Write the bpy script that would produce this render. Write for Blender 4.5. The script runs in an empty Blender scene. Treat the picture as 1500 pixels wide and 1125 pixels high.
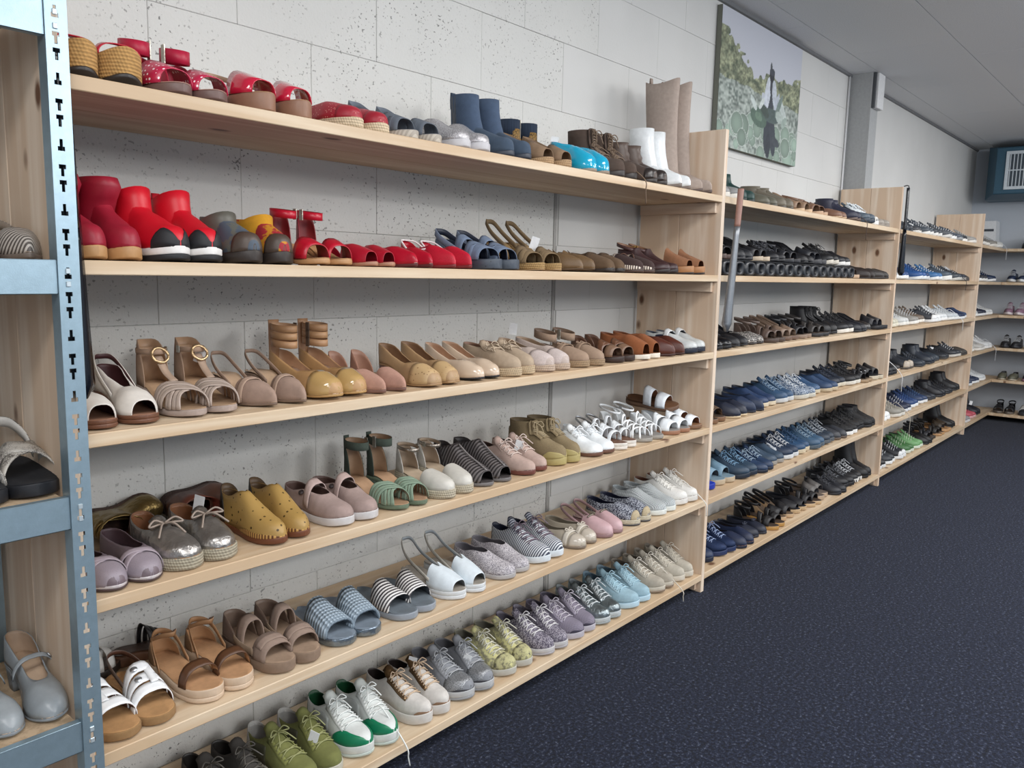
import bpy, bmesh, math, random
import numpy as np
from mathutils import Matrix, Vector
random.seed(7); np.random.seed(7)
SC = bpy.context.scene; COL = SC.collection
# ---------------------------------------------------------------- camera, world, lights, exposure
cam_d = bpy.data.cameras.new('camera'); cam = bpy.data.objects.new('camera', cam_d); COL.objects.link(cam)
cam_d.sensor_width = 36; cam_d.lens = 1190.5/1500*36; cam_d.clip_start = .05
def cam_axes(yaw, pitch, roll):
    cy, sy, cp, sp = math.cos(yaw), math.sin(yaw), math.cos(pitch), math.sin(pitch)
    f = Vector((sy*cp, cy*cp, sp)); r = Vector((cy, -sy, 0)); u = r.cross(f)
    c, s = math.cos(roll), math.sin(roll)
    return c*r+s*u, -s*r+c*u, f
r_, u_, f_ = cam_axes(.8681, -.1371, .0218)
cam.matrix_world = Matrix(((r_.x, u_.x, -f_.x, 1.4817), (r_.y, u_.y, -f_.y, -1.6595), (r_.z, u_.z, -f_.z, 1.4674), (0, 0, 0, 1)))
SC.camera = cam
w = bpy.data.worlds.new('room_light'); SC.world = w; w.use_nodes = True
w.node_tree.nodes['Background'].inputs[0].default_value = (.74, .87, 1.0, 1); w.node_tree.nodes['Background'].inputs[1].default_value = .5
SC.view_settings.view_transform = 'Standard'; SC.view_settings.look = 'None'; SC.view_settings.gamma = 1
SC.view_settings.use_curve_mapping = False; SC.view_settings.exposure = 0.63
def lamp(x, y, e, sx=1.2, sy=.6, z=2.86, col=(1, .985, .97)):
    d = bpy.data.lights.new('ceiling_lamp', 'AREA'); d.shape = 'RECTANGLE'; d.size = sx; d.size_y = sy; d.energy = e; d.color = col
    o = bpy.data.objects.new('ceiling_lamp', d); COL.objects.link(o); o.location = (x, y, z)
def tube_lamp(x, y, e, z=2.5):
    d = bpy.data.lights.new('tube_lamp', 'POINT'); d.energy = e; d.shadow_soft_size = .3; d.color = (1, .985, .97)
    o = bpy.data.objects.new('tube_lamp', d); COL.objects.link(o); o.location = (x, y, z)
for lx in (.4, 3.1, 5.8, 8.3):
    lamp(lx+.6, -1.55, 24); tube_lamp(lx+.6, -2.3, 20); lamp(lx+.6, -4.6, 34); tube_lamp(lx+.6, -4.8, 46)

# ---------------------------------------------------------------- helpers
def lin(h):
    c = [int(h[i:i+2], 16)/255 for i in (0, 2, 4)]
    return tuple((v/12.92 if v <= .04045 else ((v+.055)/1.055)**2.4) for v in c)+(1,)
def link(name, me, parent=None, mats=(), smooth=True):
    o = bpy.data.objects.new(name, me); COL.objects.link(o)
    for m in mats: me.materials.append(m)
    if smooth and len(me.polygons): me.polygons.foreach_set('use_smooth', [True]*len(me.polygons))
    if parent is not None: o.parent = parent
    return o
def mesh(name, V, F):
    me = bpy.data.meshes.new(name); me.from_pydata([tuple(map(float, v)) for v in V], [], [tuple(map(int, f)) for f in F]); me.update(); return me
def empty(name, loc=(0, 0, 0), rz=0, rx=0, ry=0):
    o = bpy.data.objects.new(name, None); COL.objects.link(o); o.location = loc; o.rotation_euler = (rx, ry, rz); o.empty_display_size = .05; return o
def tag(o, label=None, cat=None, group=None, kind=None):
    for k, v in (('label', label), ('category', cat), ('group', group), ('kind', kind)):
        if v: o[k] = v
    return o
BOXF = [(0, 1, 3, 2), (4, 6, 7, 5), (0, 4, 5, 1), (2, 3, 7, 6), (0, 2, 6, 4), (1, 5, 7, 3)]
def boxv(x0, x1, y0, y1, z0, z1): return [(x, y, z) for x in (x0, x1) for y in (y0, y1) for z in (z0, z1)]
def boxes(bl):
    V = []; F = []
    for b in bl:
        n = len(V); V += boxv(*b); F += [tuple(n+i for i in f) for f in BOXF]
    return V, F
def box(name, b, m, parent=None, bevel=.0015):
    V, F = boxes([b] if not isinstance(b, list) else b)
    o = link(name, mesh(name, V, F), parent, [m], False)
    me = o.data; bm = bmesh.new(); bm.from_mesh(me); bmesh.ops.recalc_face_normals(bm, faces=bm.faces)
    if bevel: bmesh.ops.bevel(bm, geom=list(bm.edges), offset=bevel, segments=1, affect='EDGES')
    bm.to_mesh(me); bm.free()
    return o

# ---------------------------------------------------------------- materials
MC = {}
def mat(c1='808080', kind='plain', c2=None, rough=None, metal=0, sc=1.0, bump=None):
    key = (c1, kind, c2, rough, metal, sc, bump)
    if key in MC: return MC[key]
    m = bpy.data.materials.new(kind+'_'+c1); m.use_nodes = True; MC[key] = m
    N = m.node_tree.nodes; Lk = m.node_tree.links.new; B = N['Principled BSDF']
    A = lin(c1); C = lin(c2) if c2 else tuple(v*.6 for v in A[:3])+(1,)
    tc = N.new('ShaderNodeTexCoord'); P = tc.outputs['Object']
    def noise(s, det=2, rg=.6, vec=P):
        n = N.new('ShaderNodeTexNoise'); n.inputs['Scale'].default_value = s; n.inputs['Detail'].default_value = det; n.inputs['Roughness'].default_value = rg; Lk(vec, n.inputs['Vector']); return n.outputs['Fac']
    def ramp(f, p0, p1, a, b):
        r = N.new('ShaderNodeValToRGB'); r.color_ramp.elements[0].position = p0; r.color_ramp.elements[1].position = p1; r.color_ramp.elements[0].color = a; r.color_ramp.elements[1].color = b; Lk(f, r.inputs[0]); return r.outputs[0]
    def mth(op, a, b=0.0, c=None):
        n = N.new('ShaderNodeMath'); n.operation = op
        for i, v in enumerate((a, b) if c is None else (a, b, c)):
            if isinstance(v, (int, float)): n.inputs[i].default_value = v
            else: Lk(v, n.inputs[i])
        return n.outputs[0]
    def vor(s, feat='F1', vec=P):
        n = N.new('ShaderNodeTexVoronoi'); n.inputs['Scale'].default_value = s; n.feature = feat; Lk(vec, n.inputs['Vector']); return n
    def sep(vec=P):
        n = N.new('ShaderNodeSeparateXYZ'); Lk(vec, n.inputs[0]); return n.outputs
    def setb(h, st, dist=.001):
        n = N.new('ShaderNodeBump'); n.inputs['Strength'].default_value = st; n.inputs['Distance'].default_value = dist; Lk(h, n.inputs['Height']); Lk(n.outputs[0], B.inputs['Normal'])
    def mul(v, k): return tuple(x*k for x in v[:3])+(1,)
    R = .5; col = None
    if kind == 'plain': R = .48; col = ramp(noise(60*sc), .3, .7, mul(A, .9), A); setb(noise(400*sc), .12)
    elif kind == 'suede': R = .95; col = ramp(noise(70*sc, 2), .3, .7, mul(A, .9), mul(A, 1.04)); setb(noise(900, 2), .3)
    elif kind == 'patent': R = .1; B.inputs['Coat Weight'].default_value = .6; B.inputs['Coat Roughness'].default_value = .05
    elif kind == 'rubber': R = .6; setb(noise(500), .1)
    elif kind == 'metallic': R = .34; metal = .85; col = ramp(noise(50, 4), .3, .7, mul(A, .75), A); setb(noise(48, 3, .5), .8, .006)
    elif kind == 'rope':
        R = .9; s = sep(); a = mth('SINE', mth('MULTIPLY', s[2], 900.0)); b = mth('SINE', mth('MULTIPLY', mth('ADD', mth('ADD', s[0], s[1]), mth('MULTIPLY', s[2], .5)), 700.0))
        h = mth('MULTIPLY_ADD', b, .5, a); col = ramp(mth('ADD', mth('MULTIPLY', h, .3), noise(120)), .2, .9, mul(A, .72), mul(A, 1.1)); setb(h, .5, .0012)
    elif kind == 'stripe':
        s = sep(); f = mth('FRACT', mth('MULTIPLY', mth('ADD', s[0], mth('MULTIPLY', s[2], -.35)), 110.0*sc)); col = ramp(f, .46, .5, A, C)
        col.node.color_ramp.interpolation = 'CONSTANT'
    elif kind == 'dots':
        v = vor(95*sc); v.inputs['Randomness'].default_value = .15; col = ramp(v.outputs['Distance'], .24, .27, C, A); R = .35
    elif kind == 'floral':
        R = .7; n1 = noise(48*sc, 4, .7); n2 = mth('FRACT', mth('MULTIPLY', n1, 7.0)); col = ramp(n2, .58, .64, A, C)
    elif kind == 'leopard':
        v = vor(120*sc, 'DISTANCE_TO_EDGE'); col = ramp(mth('ADD', v.outputs['Distance'], mth('MULTIPLY', noise(150, 2), .25)), .16, .22, C, A); R = .7
    elif kind == 'glitter':
        v = vor(420*sc); col = ramp(N.new('ShaderNodeSeparateColor').outputs[0] if False else v.outputs['Distance'], .1, .7, mul(A, 1.3), mul(A, .55)); R = .25; metal = .5; setb(v.outputs['Distance'], .8)
    elif kind == 'weave':
        s = sep(); a = mth('SINE', mth('MULTIPLY', mth('ADD', s[0], s[1]), 420.0*sc)); b = mth('SINE', mth('MULTIPLY', mth('SUBTRACT', s[0], s[1]), 420.0*sc)); h = mth('MULTIPLY', a, b)
        col = ramp(h, .0, .6, C, A); setb(h, .9, .0025); R = .6
    elif kind == 'knit':
        s = sep(); h = mth('MULTIPLY', mth('SINE', mth('MULTIPLY', s[0], 1300.0)), mth('SINE', mth('MULTIPLY', s[1], 1300.0))); col = ramp(h, -.1, .8, mul(A, .8), A); setb(h, .6, .0012); R = .9
    elif kind == 'snake':
        v = vor(230, 'DISTANCE_TO_EDGE'); g = mth('MULTIPLY_ADD', noise(26, 3), 1.3, mth('MULTIPLY', v.outputs['Distance'], 1.2)); col = ramp(g, .55, .85, C, A); setb(v.outputs['Distance'], .5); R = .4
    elif kind == 'camo': col = ramp(noise(38, 4, .7), .44, .54, C, A); R = .85; setb(noise(600), .2)
    elif kind == 'perf':
        v = vor(90*sc); col = ramp(v.outputs['Distance'], .17, .2, C, A); R = .5; setb(noise(200), .15)
    elif kind == 'cloth': R = .95; setb(noise(1500, 1), .4); col = ramp(noise(200, 3), .3, .7, mul(A, .82), A)
    elif kind == 'dash':
        s = sep(); col = ramp(mth('FRACT', mth('MULTIPLY', s[0], 130.0)), .5, .52, A, C)
    if rough is not None: R = rough
    B.inputs['Roughness'].default_value = R; B.inputs['Metallic'].default_value = metal; B.inputs['Base Color'].default_value = A
    if col is not None: Lk(col, B.inputs['Base Color'])
    return m
def wood(name, c1, c2, axis, seed=0):
    """pine: long grain along axis, rings, a few knots; world coordinates so every board differs"""
    m = bpy.data.materials.new(name); m.use_nodes = True
    N = m.node_tree.nodes; Lk = m.node_tree.links.new; B = N['Principled BSDF']; B.inputs['Roughness'].default_value = .55
    g = N.new('ShaderNodeNewGeometry'); oi = N.new('ShaderNodeObjectInfo')
    ofs = N.new('ShaderNodeVectorMath'); ofs.operation = 'SCALE'; ofs.inputs[0].default_value = (3.1, 7.3, 5.7); Lk(oi.outputs['Random'], ofs.inputs['Scale'])
    ad = N.new('ShaderNodeVectorMath'); ad.operation = 'ADD'; Lk(g.outputs['Position'], ad.inputs[0]); Lk(ofs.outputs[0], ad.inputs[1])
    mp = N.new('ShaderNodeMapping'); s = [1, 1, 1]; s[axis] = .06; mp.inputs['Scale'].default_value = s; Lk(ad.outputs[0], mp.inputs[0])
    n = N.new('ShaderNodeTexNoise'); n.inputs['Scale'].default_value = 9; n.inputs['Detail'].default_value = 3; Lk(mp.outputs[0], n.inputs['Vector'])
    k = N.new('ShaderNodeMath'); k.operation = 'MULTIPLY'; k.inputs[1].default_value = 9; Lk(n.outputs['Fac'], k.inputs[0])
    fr = N.new('ShaderNodeMath'); fr.operation = 'PINGPONG'; fr.inputs[1].default_value = 1; Lk(k.outputs[0], fr.inputs[0])
    n2 = N.new('ShaderNodeTexNoise'); n2.inputs['Scale'].default_value = 160; n2.inputs['Detail'].default_value = 2; Lk(mp.outputs[0], n2.inputs['Vector'])
    mx = N.new('ShaderNodeMath'); mx.operation = 'MULTIPLY_ADD'; mx.inputs[1].default_value = .5; Lk(n2.outputs['Fac'], mx.inputs[0]); Lk(fr.outputs[0], mx.inputs[2])
    r = N.new('ShaderNodeValToRGB'); r.color_ramp.elements[0].position = .15; r.color_ramp.elements[1].position = 1.25; r.color_ramp.elements[0].color = lin(c1); r.color_ramp.elements[1].color = lin(c2); Lk(mx.outputs[0], r.inputs[0])
    mk = N.new('ShaderNodeMapping'); sk = [1, 1, 1]; sk[axis] = .55; mk.inputs['Scale'].default_value = sk; Lk(ad.outputs[0], mk.inputs[0])
    v = N.new('ShaderNodeTexVoronoi'); v.inputs['Scale'].default_value = 5.5; Lk(mk.outputs[0], v.inputs['Vector'])
    rk = N.new('ShaderNodeValToRGB'); rk.color_ramp.elements[0].position = .05; rk.color_ramp.elements[1].position = .10; rk.color_ramp.elements[0].color = (1, 1, 1, 1); rk.color_ramp.elements[1].color = (0, 0, 0, 1); Lk(v.outputs['Distance'], rk.inputs[0])
    mix = N.new('ShaderNodeMix'); mix.data_type = 'RGBA'; mix.inputs['B'].default_value = lin('6b4a34'); Lk(rk.outputs[0], mix.inputs['Factor']); Lk(r.outputs[0], mix.inputs['A'])
    Lk(mix.outputs['Result'], B.inputs['Base Color'])
    bp = N.new('ShaderNodeBump'); bp.inputs['Strength'].default_value = .12; bp.inputs['Distance'].default_value = .002; Lk(mx.outputs[0], bp.inputs['Height']); Lk(bp.outputs[0], B.inputs['Normal'])
    return m
def wallmat(name, c, pits, bump=.35):
    m = bpy.data.materials.new(name); m.use_nodes = True
    N = m.node_tree.nodes; Lk = m.node_tree.links.new; B = N['Principled BSDF']; B.inputs['Roughness'].default_value = .85
    g = N.new('ShaderNodeNewGeometry'); P = g.outputs['Position']
    def nz(s, d=3):
        n = N.new('ShaderNodeTexNoise'); n.inputs['Scale'].default_value = s; n.inputs['Detail'].default_value = d; Lk(P, n.inputs['Vector']); return n.outputs['Fac']
    def ramp(f, p0, p1, a, b):
        r = N.new('ShaderNodeValToRGB'); r.color_ramp.elements[0].position = p0; r.color_ramp.elements[1].position = p1; r.color_ramp.elements[0].color = a; r.color_ramp.elements[1].color = b; Lk(f, r.inputs[0]); return r.outputs[0]
    A = lin(c); base = ramp(nz(2.2, 4), .3, .7, tuple(v*.93 for v in A[:3])+(1,), A)
    h = nz(140, 4)
    if pits:
        w1 = (1, 1, 1, 1); k = (0, 0, 0, 1)
        small = ramp(nz(115, 1), .665, .70, k, w1); patch = ramp(nz(4.5, 3), .40, .62, k, w1)
        mu = N.new('ShaderNodeMath'); mu.operation = 'MULTIPLY'; Lk(small, mu.inputs[0]); Lk(patch, mu.inputs[1])
        mu.use_clamp = True
        mix = N.new('ShaderNodeMix'); mix.data_type = 'RGBA'; mix.inputs['B'].default_value = tuple(v*.34 for v in A[:3])+(1,); Lk(mu.outputs[0], mix.inputs['Factor']); Lk(base, mix.inputs['A']); base = mix.outputs['Result']
        sb = N.new('ShaderNodeMath'); sb.operation = 'MULTIPLY_ADD'; sb.inputs[1].default_value = -2.5; Lk(mu.outputs[0], sb.inputs[0]); Lk(h, sb.inputs[2]); h = sb.outputs[0]
    Lk(base, B.inputs['Base Color'])
    bp = N.new('ShaderNodeBump'); bp.inputs['Strength'].default_value = bump; bp.inputs['Distance'].default_value = .004; Lk(h, bp.inputs['Height']); Lk(bp.outputs[0], B.inputs['Normal'])
    return m

# ---------------------------------------------------------------- the setting
DW = .4326; ZC = 2.9; XF = 11.765
W_ROUGH = wallmat('painted_rough_block', 'cfcfcc', True); W_SMOOTH = wallmat('painted_smooth_block', 'cfcfcd', False, .12); W_JOINT = wallmat('painted_joint', 'c2c2bf', False, .2)
W_FAR = wallmat('dimmed_far_wall', 'b3bac3', False, .1)  # wall colour darkened and blued to stand in for weaker light at the end
fl = bpy.data.materials.new('navy_carpet'); fl.use_nodes = True
N = fl.node_tree.nodes; Lk = fl.node_tree.links.new; B = N['Principled BSDF']; B.inputs['Roughness'].default_value = .95; B.inputs['Sheen Weight'].default_value = .06; B.inputs['Sheen Roughness'].default_value = .6; B.inputs['Specular IOR Level'].default_value = .08
g = N.new('ShaderNodeNewGeometry'); a = N.new('ShaderNodeTexNoise'); a.inputs['Scale'].default_value = 85; a.inputs['Detail'].default_value = 5; a.inputs['Roughness'].default_value = .82; Lk(g.outputs['Position'], a.inputs['Vector'])
r = N.new('ShaderNodeValToRGB'); e = r.color_ramp.elements; e[0].position = .40; e[0].color = lin('070a14'); e[1].position = .70; e[1].color = lin('7b818e')
x = e.new(.50); x.color = lin('0d1529'); x = e.new(.58); x.color = lin('262e44'); Lk(a.outputs['Fac'], r.inputs[0]); Lk(r.outputs[0], B.inputs['Base Color'])
bp = N.new('ShaderNodeBump'); bp.inputs['Strength'].default_value = .7; bp.inputs['Distance'].default_value = .006; Lk(a.outputs['Fac'], bp.inputs['Height']); Lk(bp.outputs[0], B.inputs['Normal'])
tag(box('floor', (-1.5, XF+.1, -6.5, DW+.1, -.1, 0), fl, None, 0), kind='structure')
# left wall: recessed joint plane with individual concrete blocks
wl = tag(box('wall_left', (-1.5, XF+.1, DW+.004, DW+.16, 0, ZC+.05), W_JOINT, None, 0), kind='structure')
BLK = {}
def block(x0, x1, z0, z1, m, dx=0.0):
    k = (round(x1-x0, 3), round(z1-z0, 3), m.name)
    if k not in BLK:
        o = box('block', (0, x1-x0, 0, .03, 0, z1-z0), m, wl, .0014 if m == W_ROUGH else .0008); BLK[k] = o
    else:
        o = BLK[k].copy(); COL.objects.link(o); o.parent = wl
    o.location = (x0, DW-.0005+random.uniform(-.0006, .0006), z0)
rows = [2.12+.27*k for k in range(-8, 4)]
for i, z in enumerate(rows):
    z0, z1 = max(z, 0.0), min(z+.27, ZC)
    if z1-z0 < .02: continue
    off = 3.0 if i % 2 else 3.25
    k0 = off-.49*4
    while k0 < 7.56:
        a0, a1 = k0, k0+.49
        for lo, hi, m in (((a0, min(a1, 4.195), W_ROUGH), (max(a0, 4.22), min(a1, 7.57), W_SMOOTH)) if z0 < 1.8 else ((a0, min(a1, 7.57), W_ROUGH if a1 < 4.6 else W_SMOOTH),)):
            if hi-lo > .03 and lo < 7.56: block(lo+.0005, hi-.0005, z0+.0005, z1-.0005, m)
        k0 += .49
tag(box('trim_1', (4.199, 4.216, DW-.0, DW+.02, 0, 1.80), mat('a9a8a5', 'cloth'), None, 0), kind='structure')       # expansion joint
tag(box('wall_left_plaster', (7.74, XF, DW-.001, DW+.02, 0, ZC), W_SMOOTH, None, 0), kind='structure').name = 'wall_left_far'
tag(box('wall_near_unseen', (-1.6, -1.5, -6.5, DW+.1, 0, ZC+.05), W_FAR, None, 0), kind='structure')  # unseen wall, added to block ambient light from the left side
tag(box('wall_far', (XF, XF+.12, -6.5, DW+.1, 0, ZC+.05), W_FAR, None, 0), kind='structure')
# ceiling of wide boards with shallow joints
ce = tag(box('ceiling', (-1.5, XF+.1, -6.5, DW+.1, ZC+.006, ZC+.1), mat('8d8d8d', 'cloth'), None, 0), kind='structure')
CM = mat('e0e2e5', 'cloth', rough=.7)
first = {}
for yi, (ya, yb) in enumerate([(.25, DW)]+[(.25-.6*(k+1), .25-.6*k) for k in range(11)]):
    for k in range(11):
        xa = -1.49+1.22*k+(.0 if yi % 2 else .45)
        xb = min(xa+1.22, XF)
        if xb-xa < .1: continue
        key = (round(yb-ya, 3), round(xb-xa, 3))
        if key not in first: o = first[key] = box('ceiling_panel', (0, xb-xa-.003, 0, yb-ya-.003, 0, .012), CM, ce, .0012)
        else:
            o = first[key].copy(); COL.objects.link(o); o.parent = ce
        o.location = (xa, ya, ZC)
tag(box('trim_2', (-1.5, XF, DW-.018, DW+.004, ZC-.018, ZC+.002), mat('6f7174', 'plain'), None, .002), kind='structure')
# steel column with its cable cover and thin conduit
GP = mat('a3a5a6', 'plain', rough=.6); WP = mat('d9dadb', 'plain', rough=.5)
tag(box('trim_3', [(7.585, 7.60, .29, DW+.01, 0, ZC), (7.585, 7.74, .275, .29, 0, ZC), (7.585, 7.74, DW-.004, DW+.01, 0, ZC)], GP, None, .001), kind='structure')
t = empty('conduit_cover', (7.61, .26, 2.66)); tag(t, 'white cable cover fixed to the column top below the ceiling', 'cable cover')
box('cover', (0, .13, -.022, .0145, 0, .238), WP, t, .004); box('gap_shade', (-.02, .0, -.006, .0145, 0, .238), mat('44484c'), t, .001)  # dark strip stands in for the shaded gap left of the cover
def tubev(pts, r, n=6, closed=False):
    P = [Vector(p) for p in pts]; V = []; F = []; up = Vector((.13, .21, .97)); m = len(P)
    for i, p in enumerate(P):
        d = (P[(i+1) % m]-P[i-1]) if closed else (P[min(i+1, m-1)]-P[max(i-1, 0)])
        d.normalize(); a = d.cross(up)
        if a.length < .05: a = d.cross(Vector((1, 0, 0)))
        a.normalize(); b = d.cross(a)
        rr = r if not hasattr(r, '__len__') else r[i]
        for k in range(n):
            t_ = 2*math.pi*k/n; V.append(p+(a*math.cos(t_)+b*math.sin(t_))*rr)
    for i in range(m if closed else m-1):
        j = (i+1) % m
        for k in range(n): F.append((i*n+k, i*n+(k+1) % n, j*n+(k+1) % n, j*n+k))
    if not closed: F.append(tuple(range(n))[::-1]); F.append(tuple((m-1)*n+k for k in range(n)))
    return V, F
def tube(name, pts, r, m, parent=None, n=6, closed=False):
    V, F = tubev(pts, r, n, closed); return link(name, mesh(name, V, F), parent, [m])
t = tube('conduit_pipe', [(7.555, DW-.009, .01+.96*k) for k in range(4)], .008, WP); tag(t, 'thin white conduit pipe up the wall beside the column', 'pipe')

# ---------------------------------------------------------------- racks
ZS = dict(A=1.7884, B=1.4436, C=1.101, D=.7558, E=.4176, F=.0586); TH = .0285; ORD = dict(A='top', B='second', C='third', D='fourth', E='fifth', F='bottom')
WX = wood('pine_shelf', 'd2bfa5', 'c0a687', 0); WZ = wood('pine_panel', 'e0cfbc', 'cfb69d', 2); WY = wood('pine_batten', 'd8c6b2', 'c8ae96', 1)
DP = .4126
PX = [2.099, 4.838, 7.5206, 10.2075]
def panel(x, parent, name='side_panel', left=True, right=True):
    s = empty(name, (x, 0, 0)); s.parent = parent
    box('board', (0, TH, 0, .2055, 0, 2.1), WZ, s, .0018); box('board', (0, TH, .207, DP, 0, 2.1), WZ, s, .0018)
    for k, z in ZS.items():
        if left: box('batten', (-.021, -.0005, .022, DP-.01, z-.046, z-.0008), WY, s, .001)
        if right: box('batten', (TH+.0005, TH+.021, .022, DP-.01, z-.046, z-.0008), WY, s, .001)
    return s
def shelf(x0, x1, z, parent):
    s = empty('shelf', (x0, 0, z)); s.parent = parent
    box('board', (0, x1-x0, 0, .2055, 0, TH), WX, s, .0018); box('board', (0, x1-x0, .207, DP, 0, TH), WX, s, .0018)
racks = ['open pine shoe rack of six shelves nearest the steel shelving', 'open pine shoe rack with the black shoes below the canvas picture',
         'open pine shoe rack beyond the hanging black shoehorn at the column', 'short pine shoe rack running into the far corner of the room']
for i, lab in enumerate(racks):
    u = empty('shoe_rack', (PX[i], 0, 0)); tag(u, lab, 'rack', 'pine shoe racks')
    u_x = PX[i]
    s = None
    for nm, xx, l_, r_2 in ((('side_panel', PX[0], False, True),) if i == 0 else ())+((('side_panel', PX[i+1], True, i < 3),) if i < 3 else ()):
        s = panel(xx-u_x, u, nm, l_, True)
    for k, z in ZS.items():
        x1 = PX[i+1] if i < 3 else XF-.012
        shelf(TH+.001, x1-u_x-.001, z, u)
XE = 11.3277
u = empty('shoe_rack', (XE, 0, 0), -math.pi/2); tag(u, 'pine shoe rack along the end wall under the air heater', 'rack', 'pine shoe racks')
for k, z in ZS.items(): shelf(.0025, 2.2, z, u)
panel(2.202, u, left=True, right=False)
def restz(k): return ZS[k]+TH+.0006

# ---------------------------------------------------------------- shoe builder
def pchip(pts):
    x = np.array([p[0] for p in pts], float); y = np.array([p[1] for p in pts], float); h = np.diff(x); dl = np.diff(y)/h; m = np.zeros(len(x))
    m[0] = dl[0]; m[-1] = dl[-1]
    for i in range(1, len(x)-1):
        if dl[i-1]*dl[i] > 0: w1 = 2*h[i]+h[i-1]; w2 = h[i]+2*h[i-1]; m[i] = (w1+w2)/(w1/dl[i-1]+w2/dl[i])
    def f(u):
        u = min(max(u, x[0]), x[-1]); i = min(max(int(np.searchsorted(x, u))-1, 0), len(h)-1); t = (u-x[i])/h[i]
        return (2*t**3-3*t*t+1)*y[i]+(t**3-2*t*t+t)*h[i]*m[i]+(-2*t**3+3*t*t)*y[i+1]+(t**3-t*t)*h[i]*m[i+1]
    return f
TOES = dict(
 round=[(0, 0), (.008, .26), (.03, .46), (.07, .62), (.13, .71), (.2, .74), (.35, .69), (.47, .73), (.6, .9), (.7, 1), (.8, .97), (.88, .82), (.94, .6), (.975, .39), (.993, .2), (1, 0)],
 point=[(0, 0), (.008, .26), (.03, .46), (.07, .62), (.13, .71), (.2, .73), (.35, .68), (.47, .73), (.58, .93), (.65, 1), (.74, .93), (.83, .69), (.91, .42), (.96, .25), (.99, .12), (1, 0)],
 square=[(0, 0), (.008, .26), (.03, .46), (.07, .62), (.13, .71), (.2, .74), (.35, .69), (.47, .73), (.6, .92), (.7, 1), (.82, .92), (.92, .74), (.97, .62), (.99, .5), (.997, .3), (1, 0)],
 wide=[(0, 0), (.008, .28), (.03, .5), (.07, .67), (.13, .77), (.2, .8), (.35, .76), (.47, .8), (.6, .93), (.7, 1), (.82, .98), (.9, .84), (.955, .6), (.98, .4), (.995, .2), (1, 0)])
TOEF = {k: pchip(v) for k, v in TOES.items()}
HP = dict(pump=[(0, .082), (.12, .074), (.32, .044), (.5, .044), (.6, .053), (.72, .052), (.85, .041), (.95, .030), (1, .010)],
          flat=[(0, .070), (.12, .064), (.35, .05), (.5, .05), (.6, .052), (.72, .046), (.85, .037), (.95, .027), (1, .009)],
          sneaker=[(0, .094), (.1, .088), (.25, .078), (.4, .088), (.5, .080), (.62, .063), (.75, .047), (.88, .038), (.96, .028), (1, .010)],
          high=[(0, .16), (.1, .155), (.25, .15), (.36, .145), (.45, .108), (.6, .08), (.78, .056), (.92, .044), (.98, .028), (1, .012)],
          boot=[(0, .12), (.1, .12), (.25, .115), (.38, .108), (.5, .084), (.65, .07), (.8, .053), (.92, .044), (.98, .029), (1, .012)],
          foot=[(0, .07), (.2, .075), (.4, .078), (.55, .062), (.7, .05), (.85, .036), (.95, .026), (1, .012)])
HPF = {k: pchip(v) for k, v in HP.items()}
class Last:
    def __init__(s, o, side):
        s.L = o.get('L', .245); s.W = o.get('W', .088)/2; s.o = o; s.side = side
        s.wf = TOEF[o.get('toe', 'round')]; s.pl = o.get('pl', .022); s.hh = o.get('hh', s.pl+.006); s.ts = o.get('ts', .006)
        s.hf = HPF[o.get('hp', 'pump')]; s.hk = o.get('hk', 1.0); s.a = o.get('a', .72); s.b = o.get('b', .9); s.hl = o.get('hl', .0)
    def c(s, u): return s.side*s.W*(.30*max(0, u-.5)**1.5*1.6-.10*math.sin(math.pi*min(u/.75, 1)))
    def w(s, u): return s.W*s.wf(u)
    def zf(s, u):
        t = min(max((u-.2)/(.66-.2), 0), 1); k = 1-t*t*(3-2*t)
        return s.pl+(s.hh-s.pl)*k+(s.ts*((u-.72)/.28)**2 if u > .72 else 0)
    def zu(s, u): return s.ts*((u-.72)/.28)**2 if u > .72 else 0.0
    def x(s, u): return (u-.5)*s.L
    def H(s, u): return s.hf(u)*s.hk
    def arch(s, u, th, lift=0.0, hmul=1.0):
        co, si = math.cos(th), max(math.sin(th), 0.0)
        y = s.c(u)+(s.w(u)+lift)*math.copysign(abs(co)**s.a, co); z = s.zf(u)+(s.H(u)*hmul+lift)*si**s.b
        xx = s.x(u)
        if u < .25: xx -= s.hl*(z-s.zf(u))*(1-u/.25)
        return (xx, y, z)
def stations(a, b, n): return [a+(b-a)*(.5-.5*math.cos(math.pi*i/(n-1))) for i in range(n)]
def gridf(nu, nv, off=0, wrap=False):
    F = []
    for i in range(nu-1):
        for j in range(nv if wrap else nv-1):
            k = (j+1) % nv; F.append((off+i*nv+j, off+i*nv+k, off+(i+1)*nv+k, off+(i+1)*nv+j))
    return F
def outward(V, F):
    P = np.array([tuple(v) for v in V], float); c = P.mean(0); zb = P[:, 2].min()-.012; tot = 0.0
    for f in F:
        p = P[list(f)]; q_ = p.mean(0); n_ = np.cross(p[1]-p[0], p[2]-p[0])+(np.cross(p[2]-p[0], p[3]-p[0]) if len(f) > 3 else 0)
        tot += float(n_ @ (q_-np.array([.5*q_[0]+.5*c[0], c[1], zb])))
    return [tuple(f)[::-1] for f in F] if tot < 0 else F
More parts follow.
